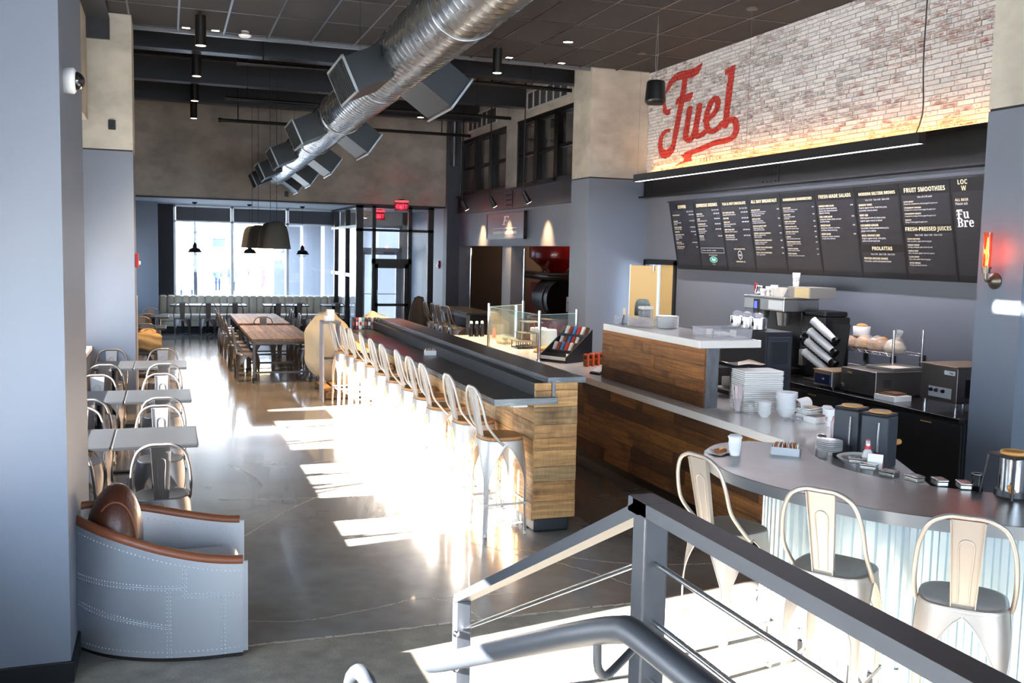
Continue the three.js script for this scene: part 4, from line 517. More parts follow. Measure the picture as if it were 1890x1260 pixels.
// ---------- communal tables, banquette, far left corner ----------
{
  const tm = [0xa08a72, 0x8f7a64, 0xab967e, 0x857260].map(c => std(c, .6, 0, { map: tTable, bumpMap: tTable, bumpScale: .0015 })), leg = std(0x4a4a4c, .45, .6);
  const mk = (z0, z1, label) => { const x0 = 1.25, x1 = 2.24, t = thing('communal_table', label, 'table', [1.745, 0, (z0 + z1) / 2], 0, 'long plank-topped communal tables'), L = z1 - z0;
    const N = 9, w = (x1 - x0) / N; for (const [a, b] of [[-L / 2, -.004], [.004, L / 2]]) for (let i = 0; i < N; i++) part(t, 'board', uvBox(rb(w - .002, .045, b - a - .0, -.495 + w * (i + .5), .6975 + rr(-.0012, .0012), (a + b) / 2, .003), 1, rnd() * 3, rnd() * 3), pick(tm));
    part(t, 'apron', M(bx(.95, .05, .03, 0, .65, -L / 2 + .05), bx(.95, .05, .03, 0, .65, L / 2 - .05), bx(.03, .05, L - .1, -.46, .65, 0), bx(.03, .05, L - .1, .46, .65, 0)), leg);
    for (const sx of [-1, 1]) for (const z of [-L / 2 + .05, 0, L / 2 - .05]) { const l = part(t, 'leg', rb(.045, .6, .045, sx * .455, .375, z, .004), leg); part(l, 'caster', M(cy(.032, .036, .035, sx * .455, .05, z, 12), T(cy(.03, .03, .03, 0, 0, 0, 14), sx * .455, .03, z, 0, 0, Math.PI / 2).translate(0, 0, 0)), blackMat); }
    for (const z of [-L / 2 + .05, 0, L / 2 - .05]) part(t, 'stretcher', bx(.9, .03, .03, 0, .17, z), leg); return t; };
  mk(-18.72, -15.92, 'long communal table of weathered planks on black steel legs, nearer of two'); mk(-22.0, -19.2, 'long communal table of weathered planks on black steel legs, farther of two');
  const g = 'chairs around the communal tables', o = ['first', 'second', 'third', 'fourth'];
  [-16.3, -17.0, -17.7, -18.35].forEach((z, i) => chair(`${o[i]} steel chair on the left of the nearer communal table, counted from the camera`, 1.2 + [0, .03, -.02, .01][i], z, [.05, -.03, .04, 0][i], g));
  [-19.55, -20.2, -20.85, -21.5].forEach((z, i) => chair(`${o[i]} steel chair on the left of the farther communal table, counted from the camera`, 1.18 + [.02, -.02, .03, 0][i], z, [0, .05, -.04, .02][i], g));
  [-16.35, -16.95, -17.75, -18.35].forEach((z, i) => chair(`${o[i]} steel chair on the right of the nearer communal table, counted from the camera`, 2.28 + [.04, 0, .03, 0][i], z, Math.PI + [.06, -.04, .03, 0][i], g));
  [-19.6, -20.15, -20.85, -21.4].forEach((z, i) => chair(`${o[i]} steel chair on the right of the farther communal table, counted from the camera`, 2.26 + [0, .04, 0, .03][i], z, Math.PI + [-.05, .04, 0, .05][i], g));
  chair('steel chair standing in the gap between the two communal tables', 1.72, -18.97, -Math.PI / 2, g);
}
{ // banquette
  const t = thing('banquette', 'cream channel-tufted banquette under the shopfront window', 'bench', [0, 0, 0]), vin = std(0xd8d1bf, .5), x0 = -.23, x1 = 4.38, n = 25, w = (x1 - x0) / n;
  part(t, 'base', bb(x0 + .04, x1 - .04, 0, .17, -26.1, -25.5), std(0x20242b, .6)); part(t, 'seat_rail', rbb(x0, x1, .17, .3, -26.1, -25.4, .02), vin); part(t, 'seat_cushion', rbb(x0, x1, .3, .47, -26.0, -25.36, .06), vin);
  for (let i = 0; i < n; i++) { const xa = x0 + w * i, g = new RoundedBoxGeometry(w - .002, .54, .16, 5, .06); part(t, 'back_channel', g.translate(xa + w / 2, .66, -25.98), vin); } part(t, 'back_frame', bb(x0, x1, .1, .9, -26.15, -26.0), vin);
  const lx = ['first', 'second', 'third', 'fourth', 'fifth', 'sixth']; [[.3, .0], [.88, .04], [1.51, -.03], [2.52, .02], [3.03, 0], [3.98, -.05]].forEach(([x, a], i) => { chair(`${lx[i]} dark chair from the left before the cream banquette, back to the camera`, x, -24.3, Math.PI / 2 + a, 'chairs in front of the banquette'); cafe(`${lx[i]} black cafe table from the left along the cream banquette`, x + .02, -24.95, .6, .74, 'cafe tables along the banquette'); });
}
{ // far left row
  const g = 'chairs in the far left corner'; chair('farthest steel chair in the back left corner, facing the camera', -.36, -21.6, -Math.PI / 2, g); chair('steel chair in the back left corner with its back to the camera', -.4, -20.3, Math.PI / 2, g); chair('steel chair facing the camera behind the burlap sack, far left', -.48, -18.9, -Math.PI / 2, g); chair('nearest steel chair facing the camera just beyond the burlap sack', -.38, -17.3, -Math.PI / 2, g);
  cafe('black cafe table in the back left corner between two chairs', -.3, -20.95); cafe('black cafe table beside the left wall, nearer of the far pair', -.34, -18.15);
  one('slim_cabinet', rbb(-.55, -.42, 0, 1.47, -14.75, -14.5, .012), std(0xd8d6d2, .5), 'slim white upright cabinet just past the second left pier', 'cabinet');
  const burlap = std(0xb49a6e, .95, 0, { bumpMap: rep(tBump, 8), bumpScale: .003 });
  const sack = (r, h, s) => { const g = new THREE.SphereGeometry(1, 32, 24), p = g.attributes.position; for (let i = 0; i < p.count; i++) { let x = p.getX(i), y = p.getY(i), z = p.getZ(i); const q = 1 + .09 * Math.sin(5 * x + s) * Math.cos(4 * z + s) + .06 * Math.sin(9 * y + 2 * s + 3 * x); const k = Math.pow(Math.abs(y), .8); p.setXYZ(i, x * r * q * (1 + .1 * (1 - k)), Math.sign(y) * Math.pow(Math.abs(y), .75) * h * (.5 + .03 * Math.sin(7 * x + s)), z * r * .8 * q); } g.computeVertexNormals(); return g; };
  const st = thing('low_stand', 'low dark stand under the burlap sack beyond the left tables', 'stand', [-.3, 0, -15.6]); part(st, 'top', rb(.44, .03, .4, 0, .56, 0), blackMat); for (const [a, b] of [[-1, -1], [1, -1], [1, 1], [-1, 1]]) part(st, 'leg', rb(.03, .55, .03, a * .19, .275, b * .17), blackMat); part(st, 'lower_shelf', rb(.4, .02, .36, 0, .2, 0), std(0x3a2415, .6));
  const a = thing('burlap_sack', 'burlap coffee sack slumped on the low dark stand, far left', 'sack', [-.3, .575, -15.6]); part(a, 'bag', sack(.19, .32, 1).translate(0, .16, 0), burlap); part(a, 'folded_mouth', M(T(new THREE.TorusGeometry(.09, .03, 10, 24).scale(1, 1, .7), 0, .3, 0, Math.PI / 2 + .3)), burlap);
  // sacks and retail shelf at the far end of the island
  for (const [x, z, r, h, y, l] of [[2.35, -15.2, .32, 1.1, .12, 'big pale burlap sack standing behind the far end of the island, left one'], [2.95, -14.5, .34, 1.12, .12, 'big pale burlap sack standing behind the far end of the island, right one'], [2.55, -14.15, .27, .72, .12, 'smaller burlap sack on the pallet at the end of the island']]) { const s = thing('burlap_sack', l, 'sack', [x, y, z]); part(s, 'bag', sack(r, h, x * 3).translate(0, h / 2, 0), std(0xcfc2a4, .95, 0, { bumpMap: rep(tBump, 8), bumpScale: .003 })); part(s, 'seam', tube([[-r * .5, h * .96, .02], [0, h * 1.0, .03], [r * .5, h * .96, .02]], .008, 16, 6), std(0xa8987a, .9)); }
  const pl = thing('wood_pallet', 'low wooden pallet under the burlap sacks at the end of the island', 'pallet', [2.65, 0, -14.65]); for (let i = 0; i < 6; i++) part(pl, 'slat', uvBox(rb(.12, .02, 1.3, -.42 + .17 * i, .11, 0, .003), 1, rnd(), rnd()), woodLight[i % 5]); for (const z of [-.55, 0, .55]) part(pl, 'runner', uvBox(rb(1.0, .08, .06, 0, .055, z, .003)), woodLight[2]);
  const sh = thing('retail_shelf', 'small grey-topped retail shelf behind the last island stools', 'shelf', [2.2, 0, -14.0]); part(sh, 'top', rb(.26, .03, .34, 0, 1.14, 0), std(0x6f7276, .5)); part(sh, 'side_panel', rb(.02, 1.12, .34, -.12, .56, 0), std(0x9b989c, .6)); part(sh, 'side_panel', rb(.02, 1.12, .34, .12, .56, 0), std(0x9b989c, .6)); part(sh, 'middle_shelf', rb(.22, .02, .32, 0, .6, 0), std(0x6f7276, .5));
  one('gift_box', rb(.13, .07, .16, 2.18, 1.192, -13.98, .003), paper, 'white carton on the small retail shelf, lower of two', 'box'); one('gift_box', rb(.1, .09, .12, 2.2, 1.274, -13.99, .003), paper, 'white carton stacked on another at the small retail shelf', 'box');
  const cols = [0x17181b, 0x8f1f26, 0xe8e6e2, 0x7fa8a0, 0x1b1c20, 0x23262b, 0xb7b3ab, 0x15161a, 0x3a4a4c], g2 = 'coffee bags at the far end of the island'; cols.forEach((c, i) => { const b = thing('coffee_bag', ['black coffee bag at the left end of the bag row on the island', 'dark red coffee bag in the bag row on the island end', 'white coffee bag in the bag row on the island end', 'pale green coffee bag in the bag row on the island end', 'black coffee bag right of the pale green one', 'charcoal coffee bag in the middle of the bag row', 'light grey coffee bag toward the ledge in the bag row', 'black coffee bag beside the light grey one', 'teal grey coffee bag nearest the raised ledge'][i], 'bag', [2.42 + .043 * i, 1.085, -13.36 + .012 * (i % 3)], .1 * Math.sin(i), g2); part(b, 'pouch', rb(.04, .15, .07, 0, .075, 0, .012), std(c, .45)); part(b, 'label', bx(.03, .05, .002, 0, .08, .0355), std(i % 2 ? 0xd8d4cc : 0xb23a32, .6)); part(b, 'fold', rb(.036, .02, .03, 0, .155, 0, .006), std(c, .45)); });
}
// ---------- pendants over the tables and the banquette ----------
{
  const felt = std(0x3d403f, .95, 0, { bumpMap: rep(tBump, 6), bumpScale: .002, side: THREE.DoubleSide }); let s; [[1.68, -16.3, 'big grey felt dome pendant nearest the camera over the communal tables'], [1.665, -17.2, 'second grey felt dome pendant, just behind the nearest one'], [1.66, -19.5, 'third grey felt dome pendant, left of the pair in front'], [1.63, -20.6, 'farthest grey felt dome pendant over the second communal table']].forEach(([x, z, l], i) => { if (s) return copy(s, 'dome_pendant', l, [x, 2.17, z]);
    s = thing('dome_pendant', l, 'light', [x, 2.17, z], 0, 'grey felt dome pendants'); part(s, 'shade', lathe([[.222, 0], [.226, .01], [.205, .14], [.185, .27], [.16, .36], [.12, .42], [.06, .448], [.012, .452], [.012, .447], [.06, .442], [.115, .413], [.15, .355], [.176, .265], [.2, .13], [.214, .0]], 40), felt); part(s, 'cord', rod([0, .45, 0], [0, 4.03, 0], .004), blackMat); part(s, 'socket', cy(.022, .022, .08, 0, .36, 0), blackMat); part(s, 'bulb', sph(.04, 0, .31, 0, 1, 1.2, 1), std(0xd8d4c8, .3)); });
  let b; [[.6, -24.35, 'black barn pendant with a wire guard over the left end of the banquette'], [1.88, -24.5, 'black barn pendant with a wire guard over the middle of the banquette'], [3.16, -24.6, 'black barn pendant with a wire guard over the right end of the banquette']].forEach(([x, z, l]) => { if (b) return copy(b, 'barn_pendant', l, [x, 2.0, z]);
    b = thing('barn_pendant', l, 'light', [x, 2.0, z], 0, 'black barn pendants over the banquette'); part(b, 'shade', lathe([[.165, .03], [.168, .038], [.14, .07], [.125, .11], [.06, .14], [.05, .15], [.05, .2], [.03, .24], [.015, .26], [.015, .25], [.045, .14], [.12, .1], [.16, .03]], 32), Object.assign(std(0x101113, .35), D2)); const cage = []; for (let i = 0; i < 8; i++) { const a = i / 8 * 6.283; cage.push(tube([[Math.cos(a) * .14, .045, Math.sin(a) * .14], [Math.cos(a) * .1, -.005, Math.sin(a) * .1], [0, -.03, 0]], .003, 10, 5)); } cage.push(T(new THREE.TorusGeometry(.1, .003, 5, 24), 0, -.006, 0, Math.PI / 2), T(new THREE.TorusGeometry(.14, .003, 5, 24), 0, .04, 0, Math.PI / 2)); part(b, 'wire_guard', M(cage), std(0x777a7c, .4, .7)); part(b, 'cord', rod([0, .26, 0], [0, 1.22, 0], .003), blackMat); part(b, 'canopy', lathe([[0, -.03], [.03, -.03], [.055, -.005], [.06, .02], [0, .02]]).translate(0, 1.2, 0), blackMat); });
}
// ---------- signs, alarms, fittings ----------
{
  const exitTex = canvas(256, 160, (c, w, h) => { c.fillStyle = '#1a0204'; c.fillRect(0, 0, w, h); c.fillStyle = '#ff2138'; c.font = 'bold 104px sans-serif'; c.textAlign = 'center'; c.fillText('EXIT', w / 2, 116, 220); c.fillRect(8, 76, 10, 10); c.fillRect(238, 76, 10, 10); });
  const ex = (x, y, z, label, w = .34) => { const t = thing('exit_sign', label, 'sign', [x, y, z]); part(t, 'housing', rb(w, .05, .06, 0, .135, 0, .006), std(0xcfccc6, .5)); const f = new THREE.MeshStandardMaterial({ color: 0x220406, emissive: 0xffffff, emissiveMap: exitTex, emissiveIntensity: 1.3, roughness: .4 }); part(t, 'face', bx(w - .02, .2, .02, 0, .01, 0), [0, 1, 2, 3, 4, 5].map(i => i > 3 ? f : std(0x3a0a0e, .3))); part(t, 'mount', bx(.12, .02, .04, 0, .17, 0), blackMat); const l = new THREE.PointLight(0xff2a3c, .12, 0, 2); l.position.set(x, y, z + .1); l.castShadow = true; scene.add(l); };
  ex(5.17, 3.2, -22.4, 'glowing red EXIT sign on the plaster header above the vestibule'); ex(5.08, 3.035, -24.5, 'second red EXIT sign hanging inside the glazed vestibule', .3);
  const al = (p, turn, label) => { const t = thing('fire_alarm', label, 'alarm', p, turn); part(t, 'body', rb(.04, .19, .11, .02, 0, 0, .008), std(0xa3161c, .4)); part(t, 'strobe', rb(.03, .05, .06, .05, -.03, 0, .01), std(0xe8e8ea, .2)); }; al([-.41, 1.98, -13.7], 0, 'red fire alarm strobe on the second left pier'); al([6.3, 1.86, -23.1], Math.PI, 'red fire alarm strobe on the blue wall by the vestibule');
  const cam = thing('security_camera', 'white dome security camera on the near left pier', 'camera', [-.48, 3.0, -5.35]); part(cam, 'base', T(lathe([[0, 0], [.062, 0], [.064, .045], [.055, .055], [0, .055]], 32), 0, 0, 0, 0, 0, -Math.PI / 2), whiteMat); part(cam, 'dome', sph(.045, .056, 0, 0, .9, 1, 1, 24), phys(0x1a1818, .06, 0, { clearcoat: 1 }));
  for (const [x, y, z, l] of [[-.65, 3.68, -13.285, 'black outlet plate on the plaster of the second left pier'], [2.54, 3.4, -22.535, 'black outlet plate on the far plaster header']]) { const t = thing('outlet_plate', l, 'outlet', [x, y, z]); part(t, 'plate', rb(.085, .12, .02, 0, 0, 0, .004), blackMat); part(t, 'socket', bx(.04, .07, .004, 0, 0, .0105), std(0x050505, .3)); }
  // track heads washing the roastery sign
  [[-20.55, 'farthest black spotlight head over the roastery sign'], [-18.6, 'middle black spotlight head over the roastery sign'], [-16.65, 'nearest black spotlight head over the roastery sign']].forEach(([z, l]) => { const t = thing('track_spotlight', l, 'light', [6.1, 3.3, z], 0, 'black spotlights over the roastery sign'); part(t, 'drop_rod', rod([0, .02, 0], [0, 2.9, 0], .013), blackMat); part(t, 'head', T(cy(.04, .055, .22, 0, -.22, 0), 0, 0, 0, 0, 0, .55), std(0x0d0d0e, .4)); part(t, 'lens', T(cy(.045, .045, .006, 0, -.224, 0), 0, 0, 0, 0, 0, .55), glow(0xffdcae, 5)); part(t, 'knuckle', sph(.022), blackMat); const s = new THREE.SpotLight(0xffc88a, 7, 0, .5, 1, 2); s.position.set(6.1 + .13, 3.085, z); s.target.position.set(6.62, 2.25, z); s.castShadow = true; s.shadow.radius = 1.5; scene.add(s, s.target); });
  const rs = canvas(512, 256, (c, w, h) => { c.fillStyle = '#4a4d54'; c.fillRect(0, 0, w, h); c.fillStyle = '#efe9df'; c.font = 'italic bold 130px serif'; c.textAlign = 'center'; c.fillText('F', 256, 120); c.fillRect(92, 150, 328, 5); c.font = 'bold 38px sans-serif'; c.fillText('ROASTERY & TASTING ROOM', 256, 212, 330); });
  const sg = thing('roastery_sign', 'dark sign reading ROASTERY & TASTING ROOM over the roastery openings', 'sign', [XR, 2.74, -18.9]); part(sg, 'board', bx(.04, .5, 2.28, -.05, 0, 0), [0, 1, 2, 3, 4, 5].map(i => i === 1 ? std(0xffffff, .4, 0, { map: rs }) : blackMat)); part(sg, 'frame', M(bx(.06, .03, 2.34, -.05, .26, 0), bx(.06, .03, 2.34, -.05, -.26, 0), bx(.06, .55, .03, -.05, 0, 1.155), bx(.06, .55, .03, -.05, 0, -1.155)), std(0x1a1b1d, .4));
  // vents
  for (const [z, l] of [[-16.85, 'white louvred vent high on the plaster wall, nearer of two'], [-20.75, 'white louvred vent high on the plaster wall, farther of two']]) { const t = thing('wall_vent', l, 'vent', [XR, 5.11, z], 0, 'white vents high on the plaster wall'); part(t, 'backing', bx(.01, .3, 2.0, -.004, 0, 0), std(0x303234, .8)); part(t, 'frame', M(bx(.03, .03, 2.06, -.012, .165, 0), bx(.03, .03, 2.06, -.012, -.165, 0), ...[-1.015, -.68, -.34, 0, .34, .68, 1.015].map(q => bx(.03, .36, .04, -.012, 0, q))), std(0xc9c9c8, .5)); for (let i = 0; i < 10; i++) part(t, 'louvre', T(bx(.02, .004, 2.0), -.014, -.14 + .031 * i, 0, 0, 0, .5), std(0x8f9091, .5)); }
  // sconces
  const sc = (p, turn, label) => { const t = thing('wall_sconce', label, 'light', p, turn, 'amber tube wall sconces'); const br = std(0x6d6558, .35, .85); part(t, 'back_plate', T(lathe([[0, 0], [.065, 0], [.066, .012], [.03, .05], [0, .055]], 32), 0, 0, 0, 0, 0, Math.PI / 2), br); part(t, 'arm', tube([[-.05, 0, 0], [-.09, .0, 0], [-.1, .02, 0], [-.1, .06, 0]], .012, 16, 8), br); part(t, 'collar', M(cy(.034, .03, .05, -.1, .06, 0), cy(.04, .04, .008, -.1, .1, 0)), br); part(t, 'glass_tube', cy(.032, .032, .27, -.1, .11, 0, 24, true), phys(0xffb489, .03, 0, { transmission: .95, thickness: 0, side: THREE.DoubleSide })); part(t, 'filament', M(...[0, 1, 2].map(i => { const a = i * 2.1; return tube([[-.1 + .006 * Math.cos(a), .12, .006 * Math.sin(a)], [-.1 + .011 * Math.cos(a + 1), .2, .011 * Math.sin(a + 1)], [-.1 + .006 * Math.cos(a + 2), .26, .006 * Math.sin(a + 2)], [-.1, .34, 0]], .0028, 16, 6); })), glow(0xff6a22, 14)); const q = V(-.1, .23, 0).applyAxisAngle(V(0, 1, 0), turn).add(V(...p)); const l = new THREE.PointLight(0xff7a3a, .06, 0, 2); l.position.copy(q).add(V(-.05, 0, 0)); l.castShadow = true; scene.add(l); };
  sc([XR, 2.05, -15.12], 0, 'amber tube sconce on the blue wall beside the roastery opening'); sc([XC, 2.06, -5.94], 0, 'amber tube sconce on the near right blue pier');
}
// ---------- things on the curved bar ----------
const redInk = (w, h, draw, bg = '#f4f2ee') => canvas(w, h, (c) => { c.fillStyle = bg; c.fillRect(0, 0, w, h); draw(c); });
const cupTex = redInk(256, 128, c => { c.fillStyle = '#c2262c'; c.font = 'italic bold 54px serif'; c.fillText('Fuel', 30, 84); c.fillText('Fuel', 158, 84); });
const sideCup = (r0, r1, h, m) => { const g = cy(r1, r0, h, 0, 0, 0, 32, true); return g; };
function paperCup(name, label, p, r0, r1, h, lid, tx, turn = 0, group) { const t = thing(name, label, 'cup', p, turn, group); part(t, 'body', cy(r1, r0, h, 0, 0, 0, 32), tx ? std(0xffffff, .6, 0, { map: tx }) : paper); if (lid) part(t, 'lid', lathe([[0, h + .012], [r1 - .006, h + .012], [r1 - .004, h + .004], [r1 + .004, h + .002], [r1 + .004, h - .005], [r1, h - .006]]), whiteMat); else part(t, 'rim', T(new THREE.TorusGeometry(r1, .0018, 6, 32), 0, h, 0, Math.PI / 2), paper); return t; }
{ const c = paperCup('coffee_cup', 'white paper coffee cup with lid and sleeve on the rounded bar end', [3.27, .99, -5.04], .029, .041, .115, true); part(c, 'sleeve', cy(.0405, .034, .055, 0, .028, 0, 32, true), whiteMat); }
{ const t = thing('pastry_wrap', 'white paper wrap holding a cookie bar beside the white cup', 'pastry', [3.2, .99, -5.1], .4); const g = new THREE.PlaneGeometry(.16, .12, 10, 8).rotateX(-Math.PI / 2), p = g.attributes.position; for (let i = 0; i < p.count; i++) { const x = p.getX(i), z = p.getZ(i); p.setY(i, .004 + 1.6 * z * z + 6 * Math.max(0, -z - .02) ** 2 + .004 * Math.sin(60 * x + 40 * z)); } g.computeVertexNormals(); part(t, 'paper', g, Object.assign(std(0xf0ece4, .8), D2)); part(t, 'cookie_bar', rb(.075, .022, .05, .01, .018, .0, .006), std(0x8a4a22, .8)); part(t, 'crumble', M(sph(.014, .02, .032, .0, 1.2, .6, 1, 10), sph(.01, -.005, .03, .01, 1.2, .6, 1, 10)), std(0xd8a96a, .8)); }
function caddy(label, p, turn, w, m) { const t = thing('packet_caddy', label, 'caddy', p, turn); const d = w * .55, h = .05; part(t, 'tray', M(rb(w, .004, d, 0, .004, 0, .001), rb(w, h, .003, 0, h / 2, d / 2, .001), rb(w, h, .003, 0, h / 2, -d / 2, .001), rb(.003, h, d, w / 2, h / 2, 0, .001), rb(.003, h, d, -w / 2, h / 2, 0, .001), rb(.003, h, d, 0, h / 2, 0, .001)), m); const cs = [0xe8e2d6, 0xb54b3c, 0xc99a5b, 0xefece6, 0x7a4a34]; for (let i = 0; i < 14; i++) { const s = i < 7 ? -1 : 1; part(t, 'packet', T(bx(.004, .056, d * .8), s * w * .25 + (i % 7 - 3) * w * .06, .044 + rr(-.003, .003), rr(-.003, .003), 0, 0, s * .16), std(cs[i % 5], .7)); } return t; }
caddy('silver packet caddy with sugar and tea sachets on the curved bar', [3.6, .99, -4.98], -.75, .17, std(0xb9bcc0, .3, .8)); caddy('white packet caddy on the long zinc island top', [2.65, 1.085, -9.98], -.2, .15, whiteMat);
{ const g = 'stacked saucers on the curved bar'; const sg = lathe([[0, 0], [.04, 0], [.048, .003], [.08, .013], [.082, .016], [.078, .0155], [.046, .007], [0, .006]], 40); for (let i = 0; i < 6; i++) one('saucer', sg, ceramic, i === 5 ? 'topmost white saucer of the stack on the curved bar' : i === 0 ? 'bottom white saucer of the stack on the curved bar' : 'white saucer inside the stack on the curved bar', 'saucer', [3.93, .99 + .0115 * i, -4.99], 0, g); }
{ const t = thing('milk_jar', 'white jar with a chrome shaker top behind the saucers', 'jar', [4.0, .91, -5.16]); part(t, 'body', lathe([[0, 0], [.036, 0], [.038, .01], [.036, .12], [.03, .135], [0, .135]]), phys(0xf2f0ee, .1, 0, { clearcoat: .5 })); part(t, 'lid', lathe([[0, .16], [.02, .158], [.031, .15], [.032, .133]]), chrome); }
const strawMat = canvas(64, 64, (c, w, h) => { c.fillStyle = '#f6f1f0'; c.fillRect(0, 0, w, h); c.fillStyle = '#e3b6b8'; for (let i = 0; i < 4; i++) c.fillRect(i * 16, 0, 6, 64); }); strawMat.wrapS = strawMat.wrapT = THREE.RepeatWrapping;
const straws = std(0xffffff, .7, 0, { map: strawMat });
function strawCup(name, label, p, h, cupM, r) { const t = thing(name, label, 'jar', p); part(t, 'cup', lathe([[0, 0], [r * .9, 0], [r, .01], [r, h], [r - .003, h], [r - .004, .008], [0, .006]]), cupM); for (let i = 0; i < 13; i++) { const a = i * 2.4, q = r * .75 * Math.sqrt((i + .5) / 13), k = 1.15 + .75 * rnd(); part(t, 'straw', rod([Math.cos(a) * q * .6, .01, Math.sin(a) * q * .6], [Math.cos(a) * q * k, .215 + rr(0, .012), Math.sin(a) * q * k], .0042, 8), straws); } return t; }
strawCup('straw_holder', 'white holder full of pink and white paper straws on the curved bar', [4.14, .91, -5.2], .1, whiteMat, .042); strawCup('straw_jar', 'clear glass jar of pink striped straws beside the stacked containers', [4.48, .91, -6.89], .12, phys(0xffffff, .03, 0, { transmission: .95, thickness: 0, side: THREE.DoubleSide }), .04);
{ const t = thing('sample_platter', 'white oval platter with small spoons and wrapped pieces, near the spray bottle', 'platter', [3.95, .91, -4.78], .5); part(t, 'dish', lathe([[0, .008], [.09, .008], [.14, .03], [.143, .03], [.094, 0], [0, 0]], 40).scale(1, 1, .65).translate(0, .065, 0), ceramic); part(t, 'riser', cy(.05, .06, .066), ceramic); for (let i = 0; i < 10; i++) part(t, 'wrapped_piece', T(rb(.03, .014, .02, 0, 0, 0, .005), rr(-.08, .08), .085, rr(-.05, .05), rr(-.2, .2), rr(0, 3), 0), std(pick([0xf1efec, 0xcfccc8, 0xb9b4ad]), .5)); }
{ const tins = [[3.88, -4.66, .75, 'dark-lidded metal tin closest to the platter, first of the row of six'], [3.83, -4.5, .62, 'second metal tin from the platter on the curved bar'], [3.82, -4.32, .25, 'third metal tin from the platter, catching the bright light'], [3.88, -4.19, .0, 'fourth metal tin from the platter on the curved bar'], [3.955, -4.085, -.35, 'fifth metal tin from the platter on the curved bar'], [4.03, -3.99, -.5, 'last metal tin of the row, next to the black cup']]; let s; tins.forEach(([x, z, a, l]) => { if (s) return copy(s, 'metal_tin', l, [x, .99, z], a - Math.PI / 2); s = thing('metal_tin', l, 'tin', [x, .99, z], a - Math.PI / 2, 'metal tins on the curved bar'); part(s, 'box', rb(.095, .024, .06, 0, .012, 0, .006), steel); part(s, 'lid', rb(.099, .012, .064, 0, .03, 0, .005), std(0xa9a6a2, .25, 1)); }); }
{ const t = thing('tent_card', 'small white folded card standing behind the tins', 'card', [3.9, .99, -4.53], -.9); part(t, 'front', T(bx(.085, .085, .002), 0, .041, .012, -.3), paper); part(t, 'back', T(bx(.085, .085, .002), 0, .041, -.012, .3), std(0xc55a6a, .7)); }
{ const t = thing('spray_bottle', 'white spray bottle with a red trigger behind the tins', 'bottle', [3.95, .91, -4.66], .9); part(t, 'bottle', lathe([[0, 0], [.036, 0], [.039, .01], [.037, .1], [.026, .145], [.015, .165], [0, .165]]), phys(0xf0f0ee, .25, 0, { transmission: .3, thickness: 0 })); part(t, 'collar', cy(.018, .019, .022, 0, .163, 0), std(0xc01f2a, .4)); part(t, 'head', M(rb(.075, .026, .024, -.01, .2, 0, .008), cy(.012, .014, .03, 0, .18, 0), T(cy(.008, .01, .02, 0, 0, 0), -.05, .2, 0, 0, 0, Math.PI / 2)), whiteMat); part(t, 'trigger', M(tube([[.02, .205, 0], [.035, .185, 0], [.03, .15, 0], [.036, .13, 0]], .008, 14, 8), rb(.03, .028, .026, .028, .203, 0, .008)), std(0xd0202c, .35)); }
// dispensers with wooden lids
{ const body = std(0x3c4148, .5, .3), wood = std(0xc58d47, .5); const mk = (x, y, z, turn, label) => { const t = thing('coffee_dispenser', label, 'dispenser', [x, y, z], turn); part(t, 'body', rb(.155, .33, .175, 0, .165, 0, .016, 3), body); part(t, 'top_plate', rb(.15, .02, .17, 0, .335, 0, .01), blackMat); part(t, 'wooden_ring', T(new THREE.TorusGeometry(.056, .012, 10, 36).scale(1, 1, .8), 0, .348, 0, Math.PI / 2), wood); part(t, 'lid', cy(.05, .05, .008, 0, .346, 0), std(0x8f8672, .5, .3)); part(t, 'sight_glass', rod([-.08, .08, .03], [-.08, .29, .03], .009), chrome); part(t, 'tap', M(rb(.03, .03, .03, -.09, .09, .03, .006), rod([-.09, .09, .03], [-.09, .05, .03], .009)), blackMat); return t; };
  mk(4.2, .91, -4.86, .45, 'dark box-shaped coffee dispenser with a wooden ring lid, in front'); mk(4.18, .91, -5.1, .45, 'second dark coffee dispenser with a wooden ring lid, partly hidden behind'); 
  one('wooden_handle', T(cy(.016, .018, .09, 0, 0, 0, 16), 0, 0, 0, 0, 0, Math.PI / 2), wood, 'honey-coloured round wooden handle sticking out right of the front dispenser', 'handle', [4.36, 1.06, -4.86], .4);
  const b = thing('coffee_brewer', 'chrome cylinder brewer in a black stand with a wooden lid, at the right edge', 'brewer', [4.16, .99, -3.8]); part(b, 'cylinder', cy(.068, .068, .17, 0, .03, 0, 40), chrome); part(b, 'base', cy(.08, .085, .03, 0, 0, 0, 32), blackMat); part(b, 'top_plate', rb(.18, .014, .18, 0, .212, 0, .006), blackMat); for (const [x, z] of [[-1, -1], [1, -1], [1, 1], [-1, 1]]) part(b, 'post', rod([x * .105, 0, z * .105], [x * .08, .21, z * .08], .007), blackMat); part(b, 'wooden_lid', M(T(new THREE.TorusGeometry(.055, .012, 10, 36), 0, .226, 0, Math.PI / 2), cy(.05, .05, .012, 0, .22, 0)), wood); for (const [x, y] of [[-.085, .06], [-.07, .04]]) part(b, 'tap_knob', sph(.017, x, y, .07, 1, .9, 1, 14), std(0xc7843c, .45)); part(b, 'gauge', M(...[0, 1, 2].map(i => T(new THREE.TorusGeometry(.02, .006, 8, 20), .06, .07 + .045 * i, .055))), chrome);
  const k = thing('tumbler', 'black ribbed tumbler beside the chrome brewer', 'cup', [4.06, .99, -3.93]); part(k, 'body', lathe([[0, 0], [.03, 0], [.028, .03], [.03, .085], [.031, .09], [.028, .09], [.026, .01], [0, .008]]), std(0x0d0d0f, .25)); part(k, 'rim', T(new THREE.TorusGeometry(.0295, .002, 6, 32), 0, .09, 0, Math.PI / 2), steel); }
